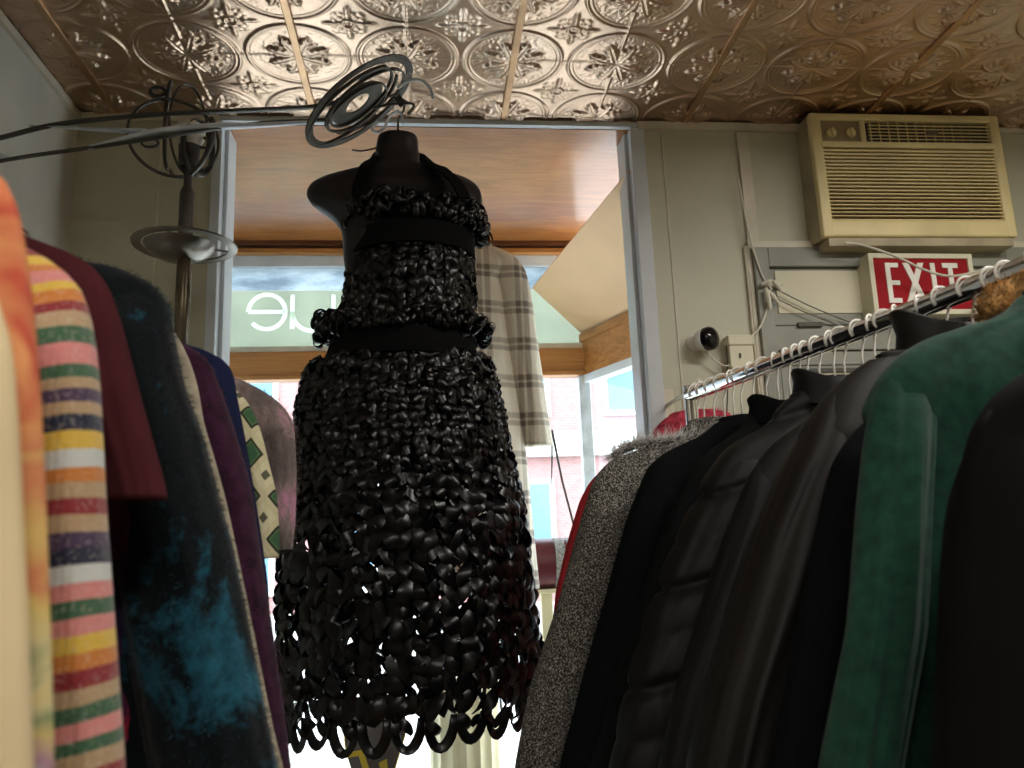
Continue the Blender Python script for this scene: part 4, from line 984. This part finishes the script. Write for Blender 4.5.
LG('top', 'orange and yellow tie-dyed top near the left edge, in front of the striped sweater', 'clothing', .475, 1.62, [(-80, 130), (-10, 160), (8, 180), (20, 215), (30, 290), (38, 400), (44, 520), (48, 640), (51, 768)], 'tie_dye', 1.0, 21, depth=.03, sleeve_r=.0, fold=.006)
LG('sweater', 'multicoloured striped knit sweater on the left rack', 'sweater', .62, STRIPE_Z, [(10, 238), (30, 250), (52, 259), (68, 270), (80, 287), (90, 320), (97, 380), (104, 500), (113, 620), (124, 768)], 'stripe', 1.0, 22, depth=.045, sleeve_r=.05, cuff=1.05, fold=.006)
LG('shirt', 'short-sleeved maroon shirt between the striped sweater and the teal mohair', 'shirt', .75, 1.675, [(5, 232), (40, 240), (70, 250), (95, 266), (110, 288), (124, 330), (142, 400), (156, 450), (167, 488)], 'maroon', 1.1, 23, depth=.03, sleeve_r=.034, cuff=at(140, 500, .75).z, fold=.004, arm_drop=.06, inset=.09)
LG('sweater', 'fuzzy black and teal mohair sweater on the left rack', 'sweater', .88, 1.69, [(60, 254), (100, 264), (133, 270), (156, 286), (168, 301), (173, 333), (184, 385), (203, 434), (220, 500), (233, 546), (249, 624), (270, 737), (278, 768)], 'mohair', 1.0, 24, depth=.055, sleeve_r=.065, cuff=1.05, fold=.008, fuzz=(22000, .007, 'mohair_fibre'))
LG('cardigan', 'cream knit edge showing behind the black and teal mohair sweater', 'cardigan', .955, 1.66, [(120, 290), (160, 312), (176, 333), (190, 360), (199, 390), (203, 420), (216, 463), (226, 500), (236, 546), (252, 624), (275, 737), (284, 768)], 'cream_knit', 1.0, 25, depth=.018, sleeve_r=.0, fold=.001)
LG('sweater', 'dark plum mohair sweater between the cream knit and the navy jacket', 'sweater', 1.04, 1.675, [(140, 328), (184, 343), (198, 350), (209, 359), (214, 372), (225, 401), (238, 441), (251, 485), (262, 560), (276, 650), (292, 768)], 'plum', 1.0, 26, depth=.045, sleeve_r=.055, cuff=1.05, fold=.006, fuzz=(9000, .008, 'plum_fibre'))
LG('jacket', 'navy blue jacket behind the plum sweater on the left rack', 'jacket', 1.15, 1.69, [(150, 335), (184, 343), (207, 349), (224, 359), (232, 367), (234, 378), (237, 396), (245, 436), (256, 500), (268, 580), (280, 768)], 'navy', 1.1, 27, depth=.03, sleeve_r=.04, fold=.003, collar=(.03, .06, 0))
LG('cardigan', 'cream and green argyle cardigan behind the navy jacket', 'cardigan', 1.25, 1.66, [(200, 368), (232, 386), (240, 392), (250, 405), (258, 422), (264, 441), (269, 463), (277, 494), (280, 540), (277, 580), (272, 700)], 'argyle', 1.30, 28, depth=.03, sleeve_r=.04, fold=.004)
LG('fur_coat', 'grey and pink plaid fur coat at the far end of the left rack', 'coat', 1.42, 1.70, [(200, 362), (235, 377), (257, 387), (275, 398), (289, 412), (295, 428), (297, 470), (296, 520), (291, 570), (288, 640)], 'plaid_fur', 1.31, 29, depth=.07, sleeve_r=.062, fold=.01, fuzz=(6000, .010, 'grey_fibre'))
# ------------------------------------------------------------------ window display
pc = at(452, 300, 2.78)
pz = garment('coat', 'cream and brown windowpane plaid coat hanging in the shop window behind the dress', 'coat', at(455, 250, 2.78).x, 2.78, at(455, 236, 2.78).z, 0, 1,
             [(478, 243), (498, 248), (516, 258), (526, 272), (532, 300), (537, 340), (543, 380), (549, 420), (553, 444)], 'plaid', at(500, 590, 2.78).z, seed=31, depth=.07, sleeve_r=.062, cuff=at(535, 446, 2.78).z, fold=.006, arm_drop=.12)
# the coat body below the sleeve is narrower than the sleeve line
bo = [c for c in pz.children if c.name.startswith('body')][0]
w0 = at(541, 500, 2.78).x - at(455, 500, 2.78).x
for v in bo.data.vertices:
    if v.co.z < -.45 and abs(v.co.x) > w0 * .8: v.co.x *= 1 - min(1, (-.45 - v.co.z) / .2) * max(0, 1 - w0 / max(.01, abs(v.co.x)))
ch = dup(hp, Vector((pz.location.x, 2.78, pz.location.z + .08)), 0, label='white hanger holding the plaid coat in the window', group='')
MB().tube([(0, 0, 0), (0, 0, 2.733 - pz.location.z - .06)], .0006, n=6).build('nylon_line', 'cable', None, origin=None, label='thin nylon line from the soffit to the plaid coat hanger', cat='line').__setattr__('location', Vector((pz.location.x, 2.78, pz.location.z + .06)))
# stand with a maroon bolster bag
q0 = at(546, 590, 3.0)
sdp = empty('display_stand', (q0.x, 3.0, .42), 0, 'slim cream post stand under the maroon bag in the window', 'stand')
MB().box((-.02, -.02, 0), (.02, .02, q0.z - .42), .003).build('post', 'fluted', sdp); MB().box((-.12, -.12, 0), (.12, .12, .02), .004).build('base', 'fluted', sdp); MB().box((-.12, -.05, q0.z - .43), (.16, .05, q0.z - .415), .003).build('shelf', 'fluted', sdp)
hb = (at(550, 538, 3.0).z - at(550, 588, 3.0).z) / 2; q1 = at(550, 563, 3.0)
bag = empty('bag', (q1.x, 3.0, q0.z + .002), 0, 'maroon barrel bag with a grey woven strap in the window', 'bag')
MB().loft(along((-.16, 0, hb + .003), Vector((1, 0, 0)), [(hb * .8, 0), (hb * .98, .008), (hb, .02), (hb, .32), (hb * .98, .335), (hb * .8, .345)])).build('body', 'maroon_leather', bag, smooth=True)
MB().loft(along((.01, 0, hb + .003), Vector((1, 0, 0)), [(hb * 1.0, 0), (hb * 1.03, .002), (hb * 1.03, .034), (hb, .036)])).build('strap', 'woven_grey', bag, smooth=True)
MB().loft(along((.056, 0, hb + .003), Vector((1, 0, 0)), [(hb * 1.0, 0), (hb * 1.02, .002), (hb * 1.02, .010), (hb, .012)])).build('strap', 'woven_grey', bag, smooth=True)
# dark metal rods dropping beside the plaid sleeve
ro = at(552, 430, 2.9); ez = empty('easel', ro, 0, 'thin dark metal easel rods beside the plaid coat sleeve', 'easel')
MB().tube([Vector((0, 0, 0)), at(562, 480, 2.95) - ro, at(573, 522, 3.0) - ro, at(580, 548, 3.05) - ro], .0045, n=8).build('rod', 'iron', ez, smooth='all')
MB().tube([Vector((0, 0, 0)), at(552, 460, 2.9) - ro, at(551.5, 490, 2.9) - ro], [.005, .006, .0015], n=8, flat=(1.3, .6)).build('short_rod', 'iron', ez, smooth='all')
# fluted pedestal
f0 = at(430, 740, 3.1); f1 = at(500, 740, 3.1); fr_ = (f1.x - f0.x) / 2; fc = (f0.x + f1.x) / 2; ft = at(465, 672, 3.1).z
fp = empty('pedestal', (fc, 3.1, .42), 0, 'cream fluted pedestal below the hem of the black dress', 'pedestal')
hgt = ft - .42; rg = []
for z in (0.03, hgt - .03):
    rg.append([Vector(((fr_ - .008 * abs(math.sin(8 * a))) * math.cos(a), (fr_ - .008 * abs(math.sin(8 * a))) * math.sin(a), z)) for a in [2 * PI * k / 160 for k in range(160)]])
MB().loft(rg).build('shaft', 'fluted', fp, smooth=True); MB().lathe([(0, hgt - .03), (fr_ + .01, hgt - .03), (fr_ + .018, hgt - .01), (fr_ + .018, hgt), (0, hgt)]).build('cap', 'fluted', fp, smooth=True)
MB().lathe([(0, 0), (fr_ + .02, 0), (fr_ + .02, .02), (fr_, .03), (0, .03)]).build('base', 'fluted', fp, smooth=True)
# embroidered grey felt stocking on a little stand
s0 = at(375, 728, 2.7); so = Vector((s0.x, 2.7, s0.z + .05))
sk = empty('felt_stocking', so, 0, 'grey felt stocking with yellow stitched edge just under the dress hem', 'stocking')
def sp_(l, y0, y1):
    P = [at(px, py, 2.7) - so for px, py in l]; return MB().prism([Vector((p.x, y0, p.z)) for p in P], (0, y1 - y0, 0))
outl = [(346, 715), (345, 740), (349, 758), (360, 790), (372, 800), (388, 796), (395, 768), (402, 745), (406, 728), (404, 712)]
sp_(outl, -.008, .008).build('felt', 'sock_grey', sk)
m = MB(); P = [Vector(((at(px, py, 2.7) - so).x, -.009, (at(px, py, 2.7) - so).z)) for px, py in outl]; m.tube(smoothpts(P, 4), .0022, n=6).build('stitched_edge', 'yellow_stitch', sk, smooth='all')
sp_([(347, 752), (363, 749), (372, 775), (366, 792), (356, 785)], -.012, -.008).build('patch', 'yellow_stitch', sk)
sp_([(348, 757), (359, 755), (365, 775), (360, 786)], -.014, -.012).build('patch_centre', 'sock_grey', sk)
sp_([(379, 762), (387, 758), (388, 768), (381, 771)], -.012, -.008).build('patch', 'yellow_stitch', sk)
ss = empty('display_stand', (so.x, 2.74, .42), 0, 'thin stand holding the felt stocking under the dress hem', 'stand')
MB().tube([(0, 0, 0), (0, 0, so.z - .42 - .06)], .004, n=8).build('pole', 'iron', ss, smooth=True); MB().lathe([(0, 0), (.07, 0), (.07, .008), (0, .012)]).build('base', 'iron', ss, smooth=True)
MB().tube([(0, 0, so.z - .42 - .06), (0, -.03, so.z - .42 - .06)], .003, n=8).build('peg', 'iron', ss, smooth=True)

# ------------------------------------------------------------------ light
W = bpy.data.worlds.new('sky'); S.world = W; W.use_nodes = True; nt = W.node_tree; nt.nodes.clear()
tc = nt.nodes.new('ShaderNodeTexCoord'); mp = nt.nodes.new('ShaderNodeMapping'); mp.inputs['Scale'].default_value = (1, 1, 3.5)
nz = nt.nodes.new('ShaderNodeTexNoise'); nz.inputs['Scale'].default_value = 3.2; nz.inputs['Detail'].default_value = 6; rp = nt.nodes.new('ShaderNodeValToRGB')
rp.color_ramp.elements[0].position = .38; rp.color_ramp.elements[0].color = srgb('8fa9c0'); rp.color_ramp.elements[1].position = .62; rp.color_ramp.elements[1].color = srgb('eef2f5')
bg = nt.nodes.new('ShaderNodeBackground'); bg.inputs[1].default_value = SKY = 12.0; wo = nt.nodes.new('ShaderNodeOutputWorld')
for a, b in ((tc.outputs['Generated'], mp.inputs[0]), (mp.outputs[0], nz.inputs[0]), (nz.outputs[0], rp.inputs[0]), (rp.outputs[0], bg.inputs[0]), (bg.outputs[0], wo.inputs[0])): nt.links.new(a, b)
su = bpy.data.lights.new('sun', 'SUN'); su.energy = 2.0; su.angle = math.radians(3); su.color = (1, .96, .9); so_ = bpy.data.objects.new('sun', su); COL.objects.link(so_); so_.rotation_euler = (math.radians(48), 0, math.radians(25))
def area(name, loc, rot, sx, sy, e, col=(1, 1, 1), portal=False):
    l = bpy.data.lights.new(name, 'AREA'); l.shape = 'RECTANGLE'; l.size = sx; l.size_y = sy; l.energy = e; l.color = col
    o = bpy.data.objects.new(name, l); COL.objects.link(o); o.location = loc; o.rotation_euler = rot
    if portal: l.cycles.is_portal = True
    return o
area('window_portal', (-.1, 3.56, 1.6), (-PI / 2, 0, 0), 1.9, 2.3, 0, portal=True)
# unseen fill lights added to brighten the front wall and left side
for i, (x, y) in enumerate(((1.75, .95), (.1, -.9))):
    f = empty('fill_light', (x, y, H), 0, ('nearer' if i == 0 else 'farther') + ' of two added fill lights on the ceiling', 'ceiling light')
    MB().box((-.62, -.15, -.06), (.62, .15, 0), .01).build('housing', 'trim_white', f)
    t = NT('fill_glow'); em = t.n('ShaderNodeEmission'); em.inputs[0].default_value = (1, .95, .87, 1); em.inputs[1].default_value = 6; t.l(em.outputs[0], t.out.inputs[0])
    MB().box((-.58, -.12, -.07), (.58, .12, -.061), .003).build('diffuser', t.m, f)
    a = area('fill_lamp', (x, y, H - .08), (0, 0, 0), 1.15, .24, (30, 32)[i], (1, .955, .88))
S.view_settings.view_transform = 'Standard'; S.view_settings.look = 'None'; S.view_settings.gamma = 1; S.view_settings.use_curve_mapping = False
S.view_settings.exposure = 0.0
S.cycles.use_denoising = True
S.cycles.max_bounces = 8; S.cycles.transparent_max_bounces = 12; S.cycles.sample_clamp_indirect = 6
